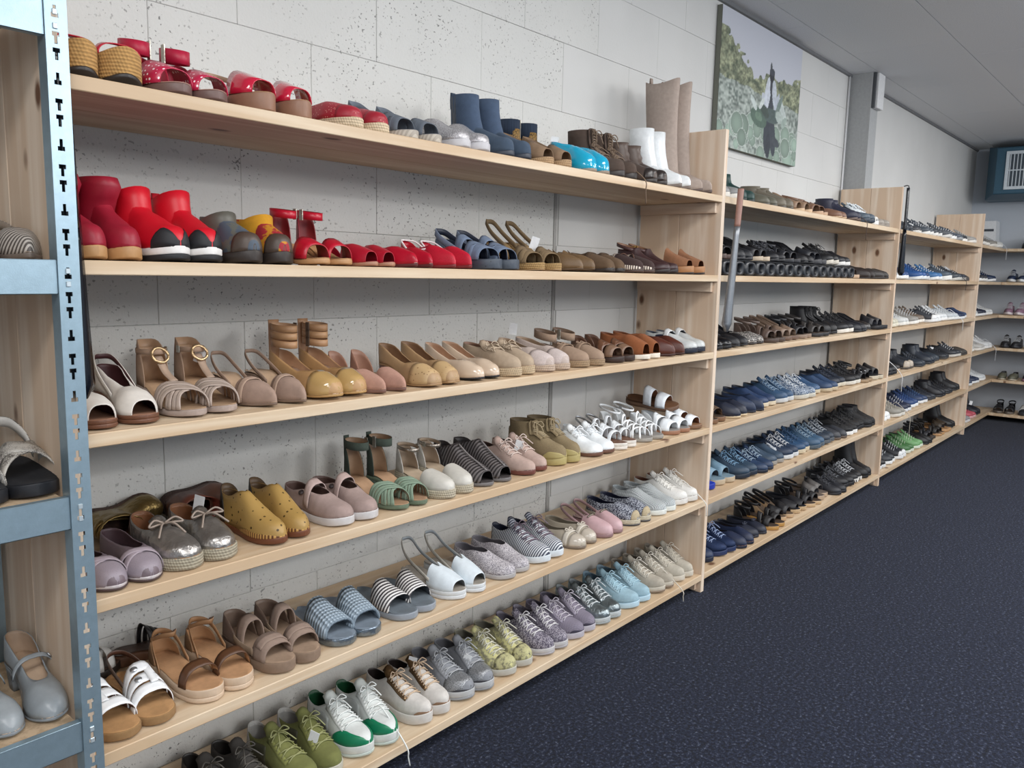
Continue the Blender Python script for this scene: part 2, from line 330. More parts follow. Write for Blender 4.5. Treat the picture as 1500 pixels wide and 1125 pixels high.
def part(name, V, F, parent, mats, solid=0.0, weld=True, off=-1, label=None):
    if solid: F = outward(V, F)
    me = mesh(name, V, F)
    if solid and weld:
        bm = bmesh.new(); bm.from_mesh(me); bmesh.ops.remove_doubles(bm, verts=bm.verts, dist=1e-5); bmesh.ops.dissolve_degenerate(bm, edges=bm.edges, dist=1e-6); bm.to_mesh(me); bm.free()
    elif weld:
        bm = bmesh.new(); bm.from_mesh(me); bmesh.ops.remove_doubles(bm, verts=bm.verts, dist=1e-5); bmesh.ops.dissolve_degenerate(bm, edges=bm.edges, dist=1e-6)
        bmesh.ops.recalc_face_normals(bm, faces=bm.faces); bm.to_mesh(me); bm.free()
    o = link(name, me, parent, mats)
    if solid:
        md = o.modifiers.new('thickness', 'SOLIDIFY'); md.thickness = solid; md.offset = off
        if len(mats) > 1: md.material_offset = 1; md.material_offset_rim = 0
    if label: o['label'] = label
    return o
def sole_mesh(l, z0, z1, out, u0=0.0, u1=1.0, n=20, inset=.0):
    V = []; F = []; us = stations(u0, u1, n)
    for u in us:
        x = (u-.5)*(l.L+2*out); wv = max(l.w(u)*(1+out/l.W)-inset, .00001); a, b = z0(u), z1(u); r = min(.0025, (b-a)*.3)
        c = l.c(u)
        r1 = min(r, wv); V += [(x, c+wv-r1, a), (x, c+wv, a+r), (x, c+wv, b-r), (x, c+wv-r1*.6, b), (x, c-wv+r1*.6, b), (x, c-wv, b-r), (x, c-wv, a+r), (x, c-wv+r1, a)]
    F = gridf(n, 8, 0, True)
    if u0 > 0: F.append(tuple(range(8)))
    if u1 < 1: F.append(tuple((n-1)*8+k for k in range(8))[::-1])
    return V, F
def upper_mesh(l, o, n, nv):
    ut = o.get('ut', .6); ro = o.get('ro', .8); ne = o.get('n', 3.0); ue = o.get('ue', 1.0); u0 = o.get('u0', 0.0)
    us = stations(u0, ut, n//2+2)+stations(ut, ue, n//2+1)[1:] if ut > u0 else stations(u0, ue, n)
    V = []
    for u in us:
        if u < ut-1e-6 and ut > 0:
            rr = ro*(1-(u/ut)**ne)**(1/ne); to = math.acos(min(rr**(1/l.a), .999))
        else: to = math.pi/2
        for j in range(nv): V.append(l.arch(u, to*j/(nv-1)))
        for j in range(nv): V.append(l.arch(u, math.pi-to*j/(nv-1)))
    F = []; m = 2*nv
    for i in range(len(us)-1):
        for j in range(nv-1):
            F.append((i*m+j, i*m+j+1, (i+1)*m+j+1, (i+1)*m+j)); F.append((i*m+nv+j, (i+1)*m+nv+j, (i+1)*m+nv+j+1, i*m+nv+j+1))
    return V, F
def band_mesh(l, b, ns=4, nt=14):
    uL0, uL1, uR0, uR1 = b[:4]; t0, t1 = b[4] if len(b) > 4 and b[4] else (0.02, math.pi-.02); lift = b[5] if len(b) > 5 else .003
    V = []
    for i in range(nt):
        th = t0+(t1-t0)*i/(nt-1); k = (1-math.cos(th))/2
        for j in range(ns):
            s = j/(ns-1); u = (uL0+(uL1-uL0)*s)*(1-k)+(uR0+(uR1-uR0)*s)*k; V.append(l.arch(u, th, lift))
    return V, gridf(nt, ns)
def ribbon(pts, w, axis=(0, 0, 1), n=3):
    V = []; A = Vector(axis).normalized()
    for i, p in enumerate(pts):
        for j in range(n): V.append(Vector(p)+A*(w*(j/(n-1)-.5)))
    return V, gridf(len(pts), n)
def curve(pts, n=10):
    P = [Vector(p) for p in pts]; P = [P[0]*2-P[1]]+P+[P[-1]*2-P[-2]]; out = []
    for i in range(1, len(P)-2):
        for k in range(n):
            t = k/n; a, b, c, d = P[i-1], P[i], P[i+1], P[i+2]
            out.append(.5*((2*b)+(c-a)*t+(2*a-5*b+4*c-d)*t*t+(3*b-a-3*c+d)*t**3))
    out.append(P[-2]); return out
def loop_pts(l, u, z, rx, ry, tilt=0.0, a0=0.0, a1=2*math.pi, n=22, z2=None):
    out = []
    for i in range(n):
        t = a0+(a1-a0)*i/(n-1); x = math.cos(t)*rx; out.append((l.x(u)+x, l.c(u)+math.sin(t)*ry, z+tilt*x))
    return out
def addtag(l, e, pos, rz=0.0, tilt=.5):
    V, F = boxes([(-.014, .014, -.0006, .0006, -.042, 0)]); R_ = Matrix.Rotation(-rz, 3, 'Z') @ Matrix.Rotation(tilt, 3, 'Y')
    V = [R_ @ Vector(v)+Vector(pos) for v in V]; part('price_tag', V, F, e, [mat('eef0f2', 'plain', rough=.7)], weld=False, label='blank white paper price tag').data.polygons.foreach_set('use_smooth', [False]*6)
def shoe(o, side, q=2):
    """one shoe in its own frame: toe towards +x, ground at z=0; returns the Empty"""
    l = Last(o, side); e = empty(o['name']); n = (12, 16, 22)[q]; nv = (4, 5, 7)[q]
    X = lambda k, d=None: o.get(k, d)
    # sole
    sm = X('sole'); th = X('st', .006); hh = l.hh
    out = X('out', .0025)
    if X('heel'):
        part('sole', *sole_mesh(l, lambda u: max(l.zf(u)-th, l.zu(u)), lambda u: l.zf(u)+.0005, out*.6, n=n), e, [sm])
        uh = X('uh', .23); tp = X('tp', (.8, .75)); us = stations(0, uh, 9); ring = [(u, 1) for u in us]+[(u, -1) for u in us[::-1][:-1]][0:]
        V = []; F = []; lev = 5; m = len(ring)
        for i in range(lev):
            t = i/(lev-1); kx = 1+(tp[0]-1)*t**.8; ky = 1+(tp[1]-1)*t**.8
            for (u, sg) in ring:
                top = l.zf(u)-th*.5; ux = (u-uh*.35)*kx+uh*.35+X('hx', 0.0)*t
                V.append((l.x(ux), l.c(u)+sg*(l.w(u)*.97+.0008)*ky, top*(1-t)))
        F = gridf(lev, m, 0, True); F.append(tuple(range(m))); F.append(tuple((lev-1)*m+k for k in range(m)))
        part('heel', V, F, e, [X('hm', sm)])
    else:
        k = X('two')                                             # (material, share of height) of the lower layer
        if k:
            part('outsole', *sole_mesh(l, l.zu, lambda u: l.zu(u)+(l.zf(u)-l.zu(u))*k[1], out+.0005, n=n), e, [k[0]])
            part('midsole', *sole_mesh(l, lambda u: l.zu(u)+(l.zf(u)-l.zu(u))*k[1]-.0002, lambda u: l.zf(u)+.002, out, n=n), e, [sm])
        else: part('sole', *sole_mesh(l, l.zu, lambda u: l.zf(u)+X('lip', .001), out, n=n), e, [sm])
    # insole
    if X('ins'):
        V = []; us = stations(.004, X('insu', .997), n)
        for u in us:
            for j in range(5):
                y = (j-2)/2; V.append((l.x(u), l.c(u)+y*l.w(u)*.985, l.zf(u)+X('insz', .0022)+.004*abs(y)**3*X('cup', 1.0)*min(1, max(0, (.85-u)/.2))))
        part('insole', V, gridf(len(us), 5), e, [X('ins')], .0012)
    ln = X('line')
    if X('up'):
        V, F = upper_mesh(l, o, n, nv); part('upper', V, F, e, [X('up'), ln or X('up')], .0018)
    if X('counter'):                                            # closed heel of a sandal
        u1 = X('cu', .28); V = []; us = stations(0, u1, 10)
        for u in us:
            k = (1-(u/u1)**2)**.6; to = math.acos(.8**(1/l.a))
            for sg in (0, 1):
                for j in range(5):
                    t = to*j/4*max(k, .02); V.append(l.arch(u, t if sg == 0 else math.pi-t, .0, X('ch', 1.0)))
        F = []
        for i in range(9):
            for j in range(4):
                F.append((i*10+j, i*10+j+1, i*10+11+j, i*10+10+j)); F.append((i*10+5+j, i*10+15+j, i*10+16+j, i*10+6+j))
        part('heel_counter', V, F, e, [X('counter'), ln or X('counter')], .0018)
    for b in X('bands', ()):
        m = b[6] if len(b) > 6 else X('bm', X('up')); part(b[7] if len(b) > 7 else 'strap', *band_mesh(l, b), e, [m, ln or m], X('bt', .0022))
    if X('guard'):
        m, u0, tg = X('guard'); V = []; us = stations(u0, 1, 12)
        for u in us:
            k = min(1, ((u-u0)/(1-u0)*2.2+.25)) if X('gt', 1) else 1
            for sg in (0, 1):
                for j in range(5): t = tg*k*j/4; V.append(l.arch(u, t if sg == 0 else math.pi-t, .0014))
        F = []
        for i in range(11):
            for j in range(4): F.append((i*10+j, i*10+j+1, i*10+11+j, i*10+10+j)); F.append((i*10+5+j, i*10+15+j, i*10+16+j, i*10+6+j))
        part('toe_guard', V, F, e, [m], .001)
    if X('cap'):
        part('toe_cap', *band_mesh(l, (X('capu', .84), .999, X('capu', .84), .999, (0.0, math.pi), .0012), 6, 16), e, [X('cap')], .001)
    if X('side'):                                               # coloured side panel
        m, ua, ub, ta = X('side')
        for sg in (0, 1):
            V = []; F = []; o_ = 0; us = np.linspace(ua, ub, 8)
            for u in us:
                for j in range(4): t = ta[0]+(ta[1]-ta[0])*j/3; V.append(l.arch(u, t if sg == 0 else math.pi-t, .0012))
            F += gridf(8, 4, o_)
            part('side_panel', V, F, e, [m], .001)
    # lacing
    if X('lace'):
        ut = X('ut', .4); u1 = X('lu', .68); nl = X('nl', 5); rl = X('rl', .0021)
        tm = X('tong', X('up')); V = []
        for i in range(7):
            u = ut+.1-i/6*.2; zz = l.zf(ut)+l.H(max(u, ut))+(.004 if u >= ut else .004+(ut-u)*X('tr', .18)); ww = .024*(1 if i < 5 else .85)
            for j in range(5): y = (j-2)/2; V.append((l.x(u), l.c(u)+y*ww, zz-.012*y*y-(max(0, u-ut)*.12)))
        part('tongue', V, gridf(7, 5), e, [tm, ln or tm], .003)
        if X('eye'):
            V = []; F = []
            for sg in (1, -1):
                o_ = len(V); us = np.linspace(ut-.02, u1+.02, 8)
                for u in us:
                    for t in (46, 56, 66): a = math.radians(t); V.append(l.arch(u, a if sg > 0 else math.pi-a, .0015))
                F += gridf(8, 3, o_)
            part('eyestay', V, F, e, [X('eye')], .0015)
        V = []; F = []
        def addt(p, r=rl, n_=5):
            v, f = tubev(p, r, n_); k = len(V); V.extend(v); F.extend([tuple(i+k for i in ff) for ff in f])
        for i in range(nl):
            u = ut+.015+(u1-ut-.02)*i/max(nl-1, 1); d = (u1-ut)/nl*.7; lo = .0045 if u > ut+.05 else .007
            for sg in ((1, -1) if q > 0 else (1,)):
                addt([l.arch(u+(d if k_ > .5 else 0)*0+d*(k_-.0)*(1 if sg > 0 else 1), math.radians(58+64*(k_ if sg > 0 else 1-k_)), lo) for k_ in (0, .33, .66, 1)])
        if X('bow', 1) and q > 0:
            p = l.arch(ut+.03, math.pi/2, .008); p = Vector(p); b_ = X('bowr', .03)
            for sg in (1, -1):
                addt(curve([p, p+Vector((.004, sg*b_*.6, .012)), p+Vector((.012, sg*b_, .001)), p+Vector((.010, sg*b_*.5, .002)), p], 5), rl*.9)
                addt(curve([p, p+Vector((.02, sg*b_*.35, .003)), p+Vector((.045, sg*b_*(.75+.3*random.random()), -.018))], 5), rl*.9)
        part('laces', V, F, e, [X('lace')], weld=False)
    for d in (X('dangle', ()) if side < 0 else ()):              # a lace end hanging over the shelf edge
        tube('lace_end', curve([d[0], (d[0][0]+.03, d[0][1]+.006, d[0][2]+.002), (X('L', .245)/2+.012+X('edge', .02), d[0][1]+.02, .006), (X('L', .245)/2+.02+X('edge', .02), d[0][1]+.022, -d[1]*.5), (X('L', .245)/2+.018+X('edge', .02), d[0][1]+.03, -d[1])], 6), .0022, X('dm', X('lace')), e, 5)
    if X('flace'):
        lm_, z_, xf, wb = X('flace'); V = []; F = []
        a0 = Vector(l.arch(.68, math.pi/2, .003)); a1 = Vector(l.arch(.56, math.pi/2, .006)); a2 = Vector((l.x(0)+xf+.006, l.c(.2), z_*.72)); a3 = Vector((l.x(0)+xf, l.c(.2), z_))
        cl = curve([a0, a1, a2, a3], 5)
        part('tongue', *ribbon(cl, wb*2.1, (0, 1, 0), 5), e, [X('tong', X('up')), ln or X('up')], .003)
        for i in range(1, len(cl)-1):
            for sg in (1, -1):
                up_ = Vector((.0028, 0, .003)); v, f = tubev([cl[i]+Vector((0, -sg*wb, -.002))+up_*.2, cl[i]+up_, cl[i+1]*.6+cl[i]*.4+Vector((0, sg*wb, -.002))+up_*.2], .0023, 5); k = len(V); V += v; F += [tuple(q_+k for q_ in ff) for ff in f]
        p = cl[-2]+Vector((.006, 0, .0))
        for sg in (1, -1):
            for pth in ([p, p+Vector((.008, sg*.02, .004)), p+Vector((.014, sg*.028, -.012)), p+Vector((.008, sg*.014, -.014)), p], [p, p+Vector((.014, sg*.012, -.012)), p+Vector((.024, sg*.022, -.045))]):
                v, f = tubev(curve(pth, 5), .0021, 5); k = len(V); V += v; F += [tuple(q_+k for q_ in ff) for ff in f]
        part('laces', V, F, e, [lm_], weld=False)
        for sg in (1, -1): part('eyelet_flap', *ribbon([q_+Vector((-.004, sg*wb*1.5, -.002)) for q_ in cl], wb*1.1, (0, .9, -.45*sg)), e, [X('up'), ln or X('up')], .002)
    # boot shaft
    if X('shaft'):
        V = []; rings = X('shaft'); ns = 20
        for (z, xc, rx, ry) in rings:
            for k in range(ns):
                t = 2*math.pi*k/ns; wob = X('slouch', 0)*math.sin(3*t+z*160)
                sc_ = X('scal', 0)*(math.cos(2*t)*.5+.5) if (z, xc, rx, ry) == rings[-1] else 0
                V.append((l.x(0)+xc+math.cos(t)*rx*(1+wob), l.c(.2)+math.sin(t)*ry*(1+wob), z+sc_+X('cut', 0)*math.cos(t)*(z-rings[0][0])/(rings[-1][0]-rings[0][0])))
        part('shaft', V, gridf(len(rings), ns, 0, True), e, [X('sm', X('up')), ln or X('up')], .0025, weld=False)
    if X('gore'):
        z0, z1, xc, ry = X('gore')
        for sg in (1, -1):
            V = []; F = []; k = 0
            for i in range(5):
                t = i/4; ww = .013+.012*t
                for j in range(3): V.append((l.x(0)+xc+(j-1)*ww, l.c(.2)+sg*(ry-.0006*abs(j-1)*8+.0012), z0+(z1-z0)*t))
            F += gridf(5, 3, k)
            part('elastic_gore', V, F, e, [X('gm')], .001)
    if X('tab'):
        z, m = X('tab'); part('pull_tab', *ribbon([(l.x(0)-.001+X('tx', .002), l.c(0), z-.03), (l.x(0)-.003+X('tx', .002), l.c(0), z), (l.x(0)-.001+X('tx', .002), l.c(0), z+.022), (l.x(0)+.004+X('tx', .002), l.c(0), z+.022), (l.x(0)+.006+X('tx', .002), l.c(0), z-.01)], .018, (0, 1, 0)), e, [m], .002)
    # ankle straps, slings, ribbons, tubes
    for a_ in X('ankle', ()):
        z, wd, tilt, m = a_[:4]; rx, ry = a_[4] if len(a_) > 4 else (.042, .03); ua = a_[5] if len(a_) > 5 else .19
        part('ankle_strap', *ribbon(loop_pts(l, ua, z, rx, ry, tilt), wd), e, [m, ln or m], .002)
        if q > 1: box('buckle', (l.x(ua)+.0, l.x(ua)+.014, l.c(ua)+side*(ry+.001)-.0015, l.c(ua)+side*(ry+.001)+.0015, z-wd*.7, z+wd*.7), X('bk', mat('b9b4a8', 'metallic')), e, .0005)
    if X('sling'):
        zb, wd, m = X('sling')[:3]; us_ = X('slu', .46); sx = X('slx', -.002)
        A_ = l.arch(us_, .35, .002); B_ = l.arch(us_, math.pi-.35, .002)
        zc = (A_[2]+zb)/2
        part('heel_strap', *ribbon(curve([A_, (l.x(.2), l.c(.2)+l.W*.74, zc+.002), (l.x(.05)+sx, l.c(.05)+l.W*.5, zb-.004), (l.x(0)+sx, l.c(0), zb), (l.x(.05)+sx, l.c(.05)-l.W*.5, zb-.004), (l.x(.2), l.c(.2)-l.W*.74, zc+.002), B_], 6), wd, (.25, 0, 1)), e, [m, ln or m], .002)
    for rb in X('ribs', ()):
        nm, pts, wd, ax, m = rb; part(nm, *ribbon(curve([(l.x(p[0]), l.c(p[0])+p[1]*side, p[2]) for p in pts], 6), wd, ax), e, [m], .002)
    for tb in X('tubes', ()):
        nm, pts, r_0, m = tb; tube(nm, curve([(l.x(p[0]), l.c(p[0])+p[1]*side, p[2]) for p in pts], 6), r_0, m, e, 6)
    if X('bowtie'):
        m, ub = X('bowtie'); p = Vector(l.arch(ub, math.pi/2, .003)); V = []; F = []
        for sg in (1, -1):
            v, f = tubev(curve([p, p+Vector((-.006, sg*.012, .006)), p+Vector((.0, sg*.022, .002)), p+Vector((.008, sg*.012, .003)), p], 4), .0022, 5); k = len(V); V += v; F += [tuple(i+k for i in ff) for ff in f]
        part('bow', V, F, e, [m], weld=False)
    if X('ring'):
        m, pos, rr = X('ring'); c = Vector((l.x(pos[0]), l.c(pos[0])+pos[1]*side, pos[2])); tube('ring_buckle', [c+Vector((-.5*math.sin(t)*rr, math.cos(t)*rr, .85*math.sin(t)*rr)) for t in np.linspace(0, 2*math.pi, 19)[:-1]], .0035, m, e, 6, True)
    if X('button'):
        m, pos, rr = X('button'); V = []; F = []
        for pu, pt in pos:
            c = Vector(l.arch(pu, pt, .005)); nrm = Vector((.25, math.cos(pt), .8)).normalized(); a = nrm.cross(Vector((0, 0, 1))).normalized(); b = nrm.cross(a); k = len(V)
            V += [c+nrm*.002]+[c+(a*math.cos(t)+b*math.sin(t))*rr+nrm*.0016*0 for t in np.linspace(0, 2*math.pi, 13)[:-1]]
            F += [(k, k+1+i, k+1+(i+1) % 12) for i in range(12)]
        part('button', V, F, e, [m], .001, weld=False)
    for t_ in X('tag', ()):
        if t_[0] == side or t_[0] == 0: addtag(l, e, (l.x(t_[1][0]), t_[1][1]*side if t_[0] == 0 else t_[1][1], t_[1][2]), *t_[2:])
    return e
USED = set()
RN = ['nearest rack', 'second rack', 'third rack', 'corner rack', 'end rack']
def X2(m_, n=3, uL=.57, uR=.76, wd=.17, lift=.003):
    out = []
    for f in range(2):
        a, b = (uL, uR) if f == 0 else (uR, uL)
        for i in range(n):
            t = wd/n; out.append((a+i*t, a+(i+1)*t-.006, b+i*t, b+(i+1)*t-.006, None, lift+.0035*f+.0012*(i % 2), m_))
    return out
def place(o, desc, cat, rack, sh, xs, side0=1, q=2, y=None, jit=1.0, z=None):
    """a pair (or a single shoe): xs are the positions of the toes along the shelf, y the distance of the toes behind the front edge"""
    made = []; o = dict(o); jr = random.uniform(-3, 3)*jit*(1 if q > 1 else 1.8); oL = o.get('L', .245)
    if q < 2: o['L'] = min(oL*random.uniform(.96, 1.06), .285); o['y'] = random.uniform(-.005, .05) if o['L'] < .27 else .02
    if o.get('dangle'): o['y'] = -.004 if q < 2 else o.get('y', .012)
    if len(xs) == 2: o['W'] = min(o.get('W', .088), abs(xs[1]-xs[0])-.005)
    for i, xx in enumerate(xs):
        s = 1 if i == 0 else -1
        e = shoe(o, s, q); L = o.get('L', .245); yy = (o.get('y', .012) if y is None else y)
        if hasattr(yy, '__len__'): yy = yy[i]
        rot = -math.pi/2+math.radians(o.get('rot', 0)+jr+random.uniform(-1.2, 1.2)*jit)
        zz = restz(sh)+(0 if z is None else z[i]); cy = yy+L/2+random.uniform(0, .012)*jit
        if rack == 4:
            e.location = (XE+cy, xx, zz); rot -= math.pi/2
        else: e.location = (xx+(L/2)*math.sin(rot+math.pi/2)*-1*.0, cy, zz)
        e.rotation_euler = (0, 0, rot)
        who = ('left' if i == 0 else 'right') if len(xs) == 2 else 'single'
        lab = f"{who} shoe of {desc}, {ORD[sh]} shelf, {RN[rack]}" if len(xs) == 2 else f"single {desc}, {ORD[sh]} shelf, {RN[rack]}"
        if lab in USED: print('DUPLICATE LABEL', lab)
        n_w = len(lab.split())
        if n_w > 16: print('LONG LABEL', n_w, lab)
        USED.add(lab); tag(e, lab, cat, f"shoes on the {ORD[sh]} shelf of the {RN[rack]}"); made.append(e)
    return made

# ---------------------------------------------------------------- nearest rack, pair by pair
BASE = dict(
 flat=dict(name='ballet_flat', L=.235, W=.082, pl=.009, hh=.013, hp='flat', ut=.66, ro=.84, n=2.4, ts=.004, toe='round', out=.001),
 pump=dict(name='pump', L=.235, W=.08, pl=.008, hh=.055, st=.006, hp='pump', ut=.66, ro=.84, n=2.4, ts=.005, toe='round', heel=True, hl=.12, out=.001),
 esp=dict(name='espadrille', L=.245, W=.088, pl=.022, hh=.026, hp='flat', ut=.58, ro=.82, n=2.8, ts=.004, toe='round', out=.003),
 wedge=dict(name='wedge_sandal', L=.24, W=.084, pl=.02, hh=.065, hp='foot', ts=.004, toe='round', out=.0015),
 sand=dict(name='sandal', L=.245, W=.088, pl=.02, hh=.028, hp='foot', ts=.004, toe='round', out=.001),
 slide=dict(name='slide_sandal', L=.25, W=.094, pl=.024, hh=.03, hp='foot', ts=.006, toe='wide', out=.002, cup=2.2),
 snk=dict(name='sneaker', L=.265, W=.09, pl=.022, hh=.03, hp='sneaker', ut=.44, ro=.84, n=3.4, ts=.012, toe='round', lu=.72, out=.003),
 slip=dict(name='slip_on_shoe', L=.25, W=.09, pl=.02, hh=.025, hp='sneaker', hk=.9, ut=.50, ro=.78, n=3, ts=.007, toe='wide', out=.002),
 oxf=dict(name='lace_up_shoe', L=.25, W=.086, pl=.014, hh=.02, hp='sneaker', hk=.88, ut=.44, ro=.76, n=3, ts=.006, toe='round', lu=.66, nl=4, out=.001),
 loaf=dict(name='loafer', L=.245, W=.084, pl=.012, hh=.018, hp='flat', hk=1.15, ut=.56, ro=.8, n=2.8, ts=.005, toe='round', out=.001),
 boot=dict(name='ankle_boot', L=.255, W=.088, pl=.014, hh=.03, hp='boot', ut=.46, ro=.8, n=4, ts=.007, toe='round', out=.001),
)
def T(k, **o): d = dict(BASE[k]); d.update(o); return d
def sh_(h, r0=.05, r1=.052, ry=.036, xc=.062, bulge=0.0, n=5, base=.058):
    return [(base+(h-base)*i/(n-1), xc+.024*(1-i/(n-1))**2, (r0+.024*(1-i/(n-1))**2)+(r1-r0)*i/(n-1)+bulge*math.sin(math.pi*i/(n-1)), ry+.012*0+(r1-r0)*.7*i/(n-1)+bulge*math.sin(math.pi*i/(n-1))) for i in range(n)]
m = mat
RED = m('b3122b', 'plain', rough=.35); CRIM = m('97182f', 'plain', rough=.5); BRED = m('c40f24', 'rubber', rough=.45); DRED = m('8e1226', 'plain', rough=.35)
TAN = m('b08a64'); COG = m('8a5230', 'suede'); BRN = m('4b3a33'); DBR = m('3a2a26'); BLK = m('15161a', 'plain', rough=.4); WHT = m('eef2f5', 'plain', rough=.4); OFFW = m('dcdcd6'); CRK = m('b98f57', 'rope'); ROPE = m('cbb592', 'rope')
BEI = m('c8b39a'); TAUP = m('9c8575', 'suede'); SILV = m('b9bcc0', 'metallic'); GOLD = m('9a8458', 'metallic'); LINB = m('b59a80'); DKS = m('2c2522'); NAVY = m('20263c'); GRY = m('8d929a'); LGR = m('c3c8cd'); CORKF = m('c09a6e', 'suede'); BRS = m('6b4a38', 'plain', rough=.35)
U1 = []
def P(sh, xs, cat, desc, o, **k): place(o, desc, cat, 0, sh, xs, **k)
A = 'A'
P(A, (2.182, 2.272), 'sandal', 'red platform sandals with thick cork soles', T('wedge', L=.23, pl=.058, hh=.07, hk=.6, ts=.014, W=.092, sole=CRK, two=(DKS, .15), ins=RED, bands=[(.56, .82, .56, .82)], bm=RED, counter=RED, cu=.2))
P(A, (2.372, 2.465), 'sandal', 'red polka dot sandals with ankle cuffs', T('sand', pl=.022, hh=.05, heel=True, st=.018, sole=m('6d5550'), hm=m('6d5550'), ins=m('b58f80'), bands=[(.6, .9, .6, .9)], bm=m('b41f45', 'dots', 'f2e6e8'), counter=m('a81436'), cu=.3, ch=1.3, ankle=[(.125, .03, -.15, m('b0163a'))]))
P(A, (2.575, 2.69), 'sandal', 'red slingback sandals with brown wooden soles', T('wedge', pl=.038, hh=.055, sole=m('8f6a55', 'plain'), ins=TAN, bands=[(.58, .92, .58, .92)], bm=m('c01a3a', 'patent'), sling=(.11, .012, m('a88a72'))))
P(A, (2.83, 2.935), 'shoe', 'red woven espadrilles with pale rope soles', T('esp', sole=m('d0bda0', 'rope'), up=m('a02030', 'perf', 'd8a090', sc=1.6), ins=TAN, line=m('b06a60'), cap=m('9c1a2c')))
P(A, (3.025, 3.125), 'sandal', 'grey strap sandals with pale ridged soles', T('sand', sole=m('b4aca0', 'stripe', '9d958a'), ins=m('77797f'), bands=[(.60, .74, .66, .8), (.72, .84, .74, .88)], bm=m('5c636d', 'suede'), sling=(.115, .02, m('6a717b', 'suede')), bk=SILV))
P(A, (3.23, 3.325), 'shoe', 'silver glitter slip ons with dark lining', T('slip', up=m('c5c3c6', 'glitter'), sole=m('bdbcc0'), line=m('22263a'), L=.235, W=.085))
P(A, (3.44, 3.53), 'boot', 'slate blue suede ankle boots with elastic sides', T('boot', L=.265, up=m('3f4e60', 'suede'), sm=m('43536a', 'suede'), sole=m('2c3340'), hh=.028, shaft=sh_(.205, .05, .052, .037), gore=(.08, .2, .058, .037), gm=m('333c49', 'stripe', '3d4755'), tab=(.20, m('3a4656', 'suede')), line=m('39414b'), jit=0))
P(A, (3.635, 3.735), 'sandal', 'tan espadrille wedge sandals with ankle ties', T('wedge', L=.2, sole=m('a98b69', 'rope'), ins=m('a5876a'), bands=[(.6, .93, .6, .93)], bm=m('7d6650', 'suede'), sling=(.11, .018, m('7d6650', 'suede'))))
P(A, (3.79, 3.885), 'boot', 'leopard print ankle boots with dark blue knitted cuffs', T('boot', L=.19, W=.08, hk=.9, up=m('8a6a35', 'leopard', '2a2118'), sm=m('8a6a35', 'leopard', '2a2118'), sole=DKS, y=.208, shaft=sh_(.16, .046, .046, .034), ankle=[(.165, .055, 0, m('233247', 'knit'), (.05, .04), .3)]), jit=.2)
P(A, (3.875, 3.965), 'shoe', 'turquoise patent ballet flats with a white tag', T('flat', L=.185, W=.082, up=m('15a0c4', 'patent'), sole=m('8a7a6a'), line=m('1aa3c6'), ins=m('8fb9c4'), hh=.045, hk=1.6, ut=.5, tag=[(1, (.06, .0, .135), -.6, .15)]), jit=.3)
P(A, (4.06, 4.165), 'boot', 'brown lace up ankle boots with hanging lace ends', T('boot', L=.25, W=.09, up=m('4f4139', 'suede'), sm=m('4f4139', 'suede'), sole=DKS, pl=.02, hh=.028, line=m('3a2f29'), lace=m('74604e'), shaft=sh_(.18, .05, .055, .037), flace=(m('74604e'), .185, .118, .014), tong=m('4a3c34', 'suede'), dangle=[((.02, -.02, .08), .085)], edge=.02))
P(A, (4.29, 4.385), 'boot', 'slouchy brown leather boots with dark toe caps', T('boot', L=.25, up=m('4d3f38'), sm=m('51423a'), sole=DKS, shaft=sh_(.165, .052, .056, .04, n=8), slouch=.07, cap=m('2c2422', 'plain', rough=.3), capu=.86))
P(A, (4.495, 4.595), 'boot', 'white mid calf boots with pointed toes', T('boot', L=.26, toe='point', up=m('e8ecee', 'plain', rough=.3), sm=m('e8ecee', 'plain', rough=.3), sole=m('75685f'), shaft=sh_(.25, .048, .056, .036), hh=.04, line=m('d8dadc')))
P(A, (4.69, 4.778), 'boot', 'tall beige suede western boots', T('boot', name='tall_boot', L=.275, toe='point', up=m('a99a90', 'suede'), sm=m('a99a90', 'suede'), sole=m('5a4a43'), hh=.045, pl=.012, shaft=[(a_, b_, c_, min(d_, .041)) for a_, b_, c_, d_ in sh_(.465, .052, .083, .037, n=9)], scal=.022, tab=(.48, m('9c8d83', 'suede')), tx=.0, line=m('8d7f76')))
B_ = 'B'
P(B_, (2.182, 2.262), 'boot', 'slouched crimson leather boots with tan soles', T('boot', L=.25, up=CRIM, sm=CRIM, sole=m('b58a5c'), pl=.022, hh=.045, shaft=[(.06, .07, .06, .038), (.085, .06, .052, .037), (.11, .058, .055, .039), (.13, .066, .066, .042), (.155, .078, .074, .041), (.175, .085, .06, .036), (.17, .09, .03, .02)], slouch=.04, line=DRED))
P(B_, (2.35, 2.44), 'boot', 'bright red rubber ankle boots with black toe bumpers', T('boot', L=.26, W=.092, toe='wide', up=BRED, sm=BRED, sole=m('e4e2e0'), two=(m('1b1c20', 'rubber'), .45), pl=.026, hh=.03, hk=1.05, guard=(m('1d1e22', 'rubber'), .84, 1.05), shaft=sh_(.145, .052, .056, .038), cut=.02, tab=(.14, m('c8142a', 'rubber')), tx=.0, line=m('7e1220'), tag=[(-1, (.05, .03, .16), -.7, .2)]))
P(B_, (2.535, 2.632), 'boot', 'patchwork slate and mustard red ankle boots', T('boot', L=.22, W=.084, hk=.95, up=m('4a5562', 'floral', '5d5f58', sc=.12), sm=m('59574f'), sole=m('2f2723'), pl=.024, hh=.03, cap=m('4d4038', 'plain'), shaft=sh_(.10, .05, .056, .037), cut=.022, line=m('8a7f6c')))
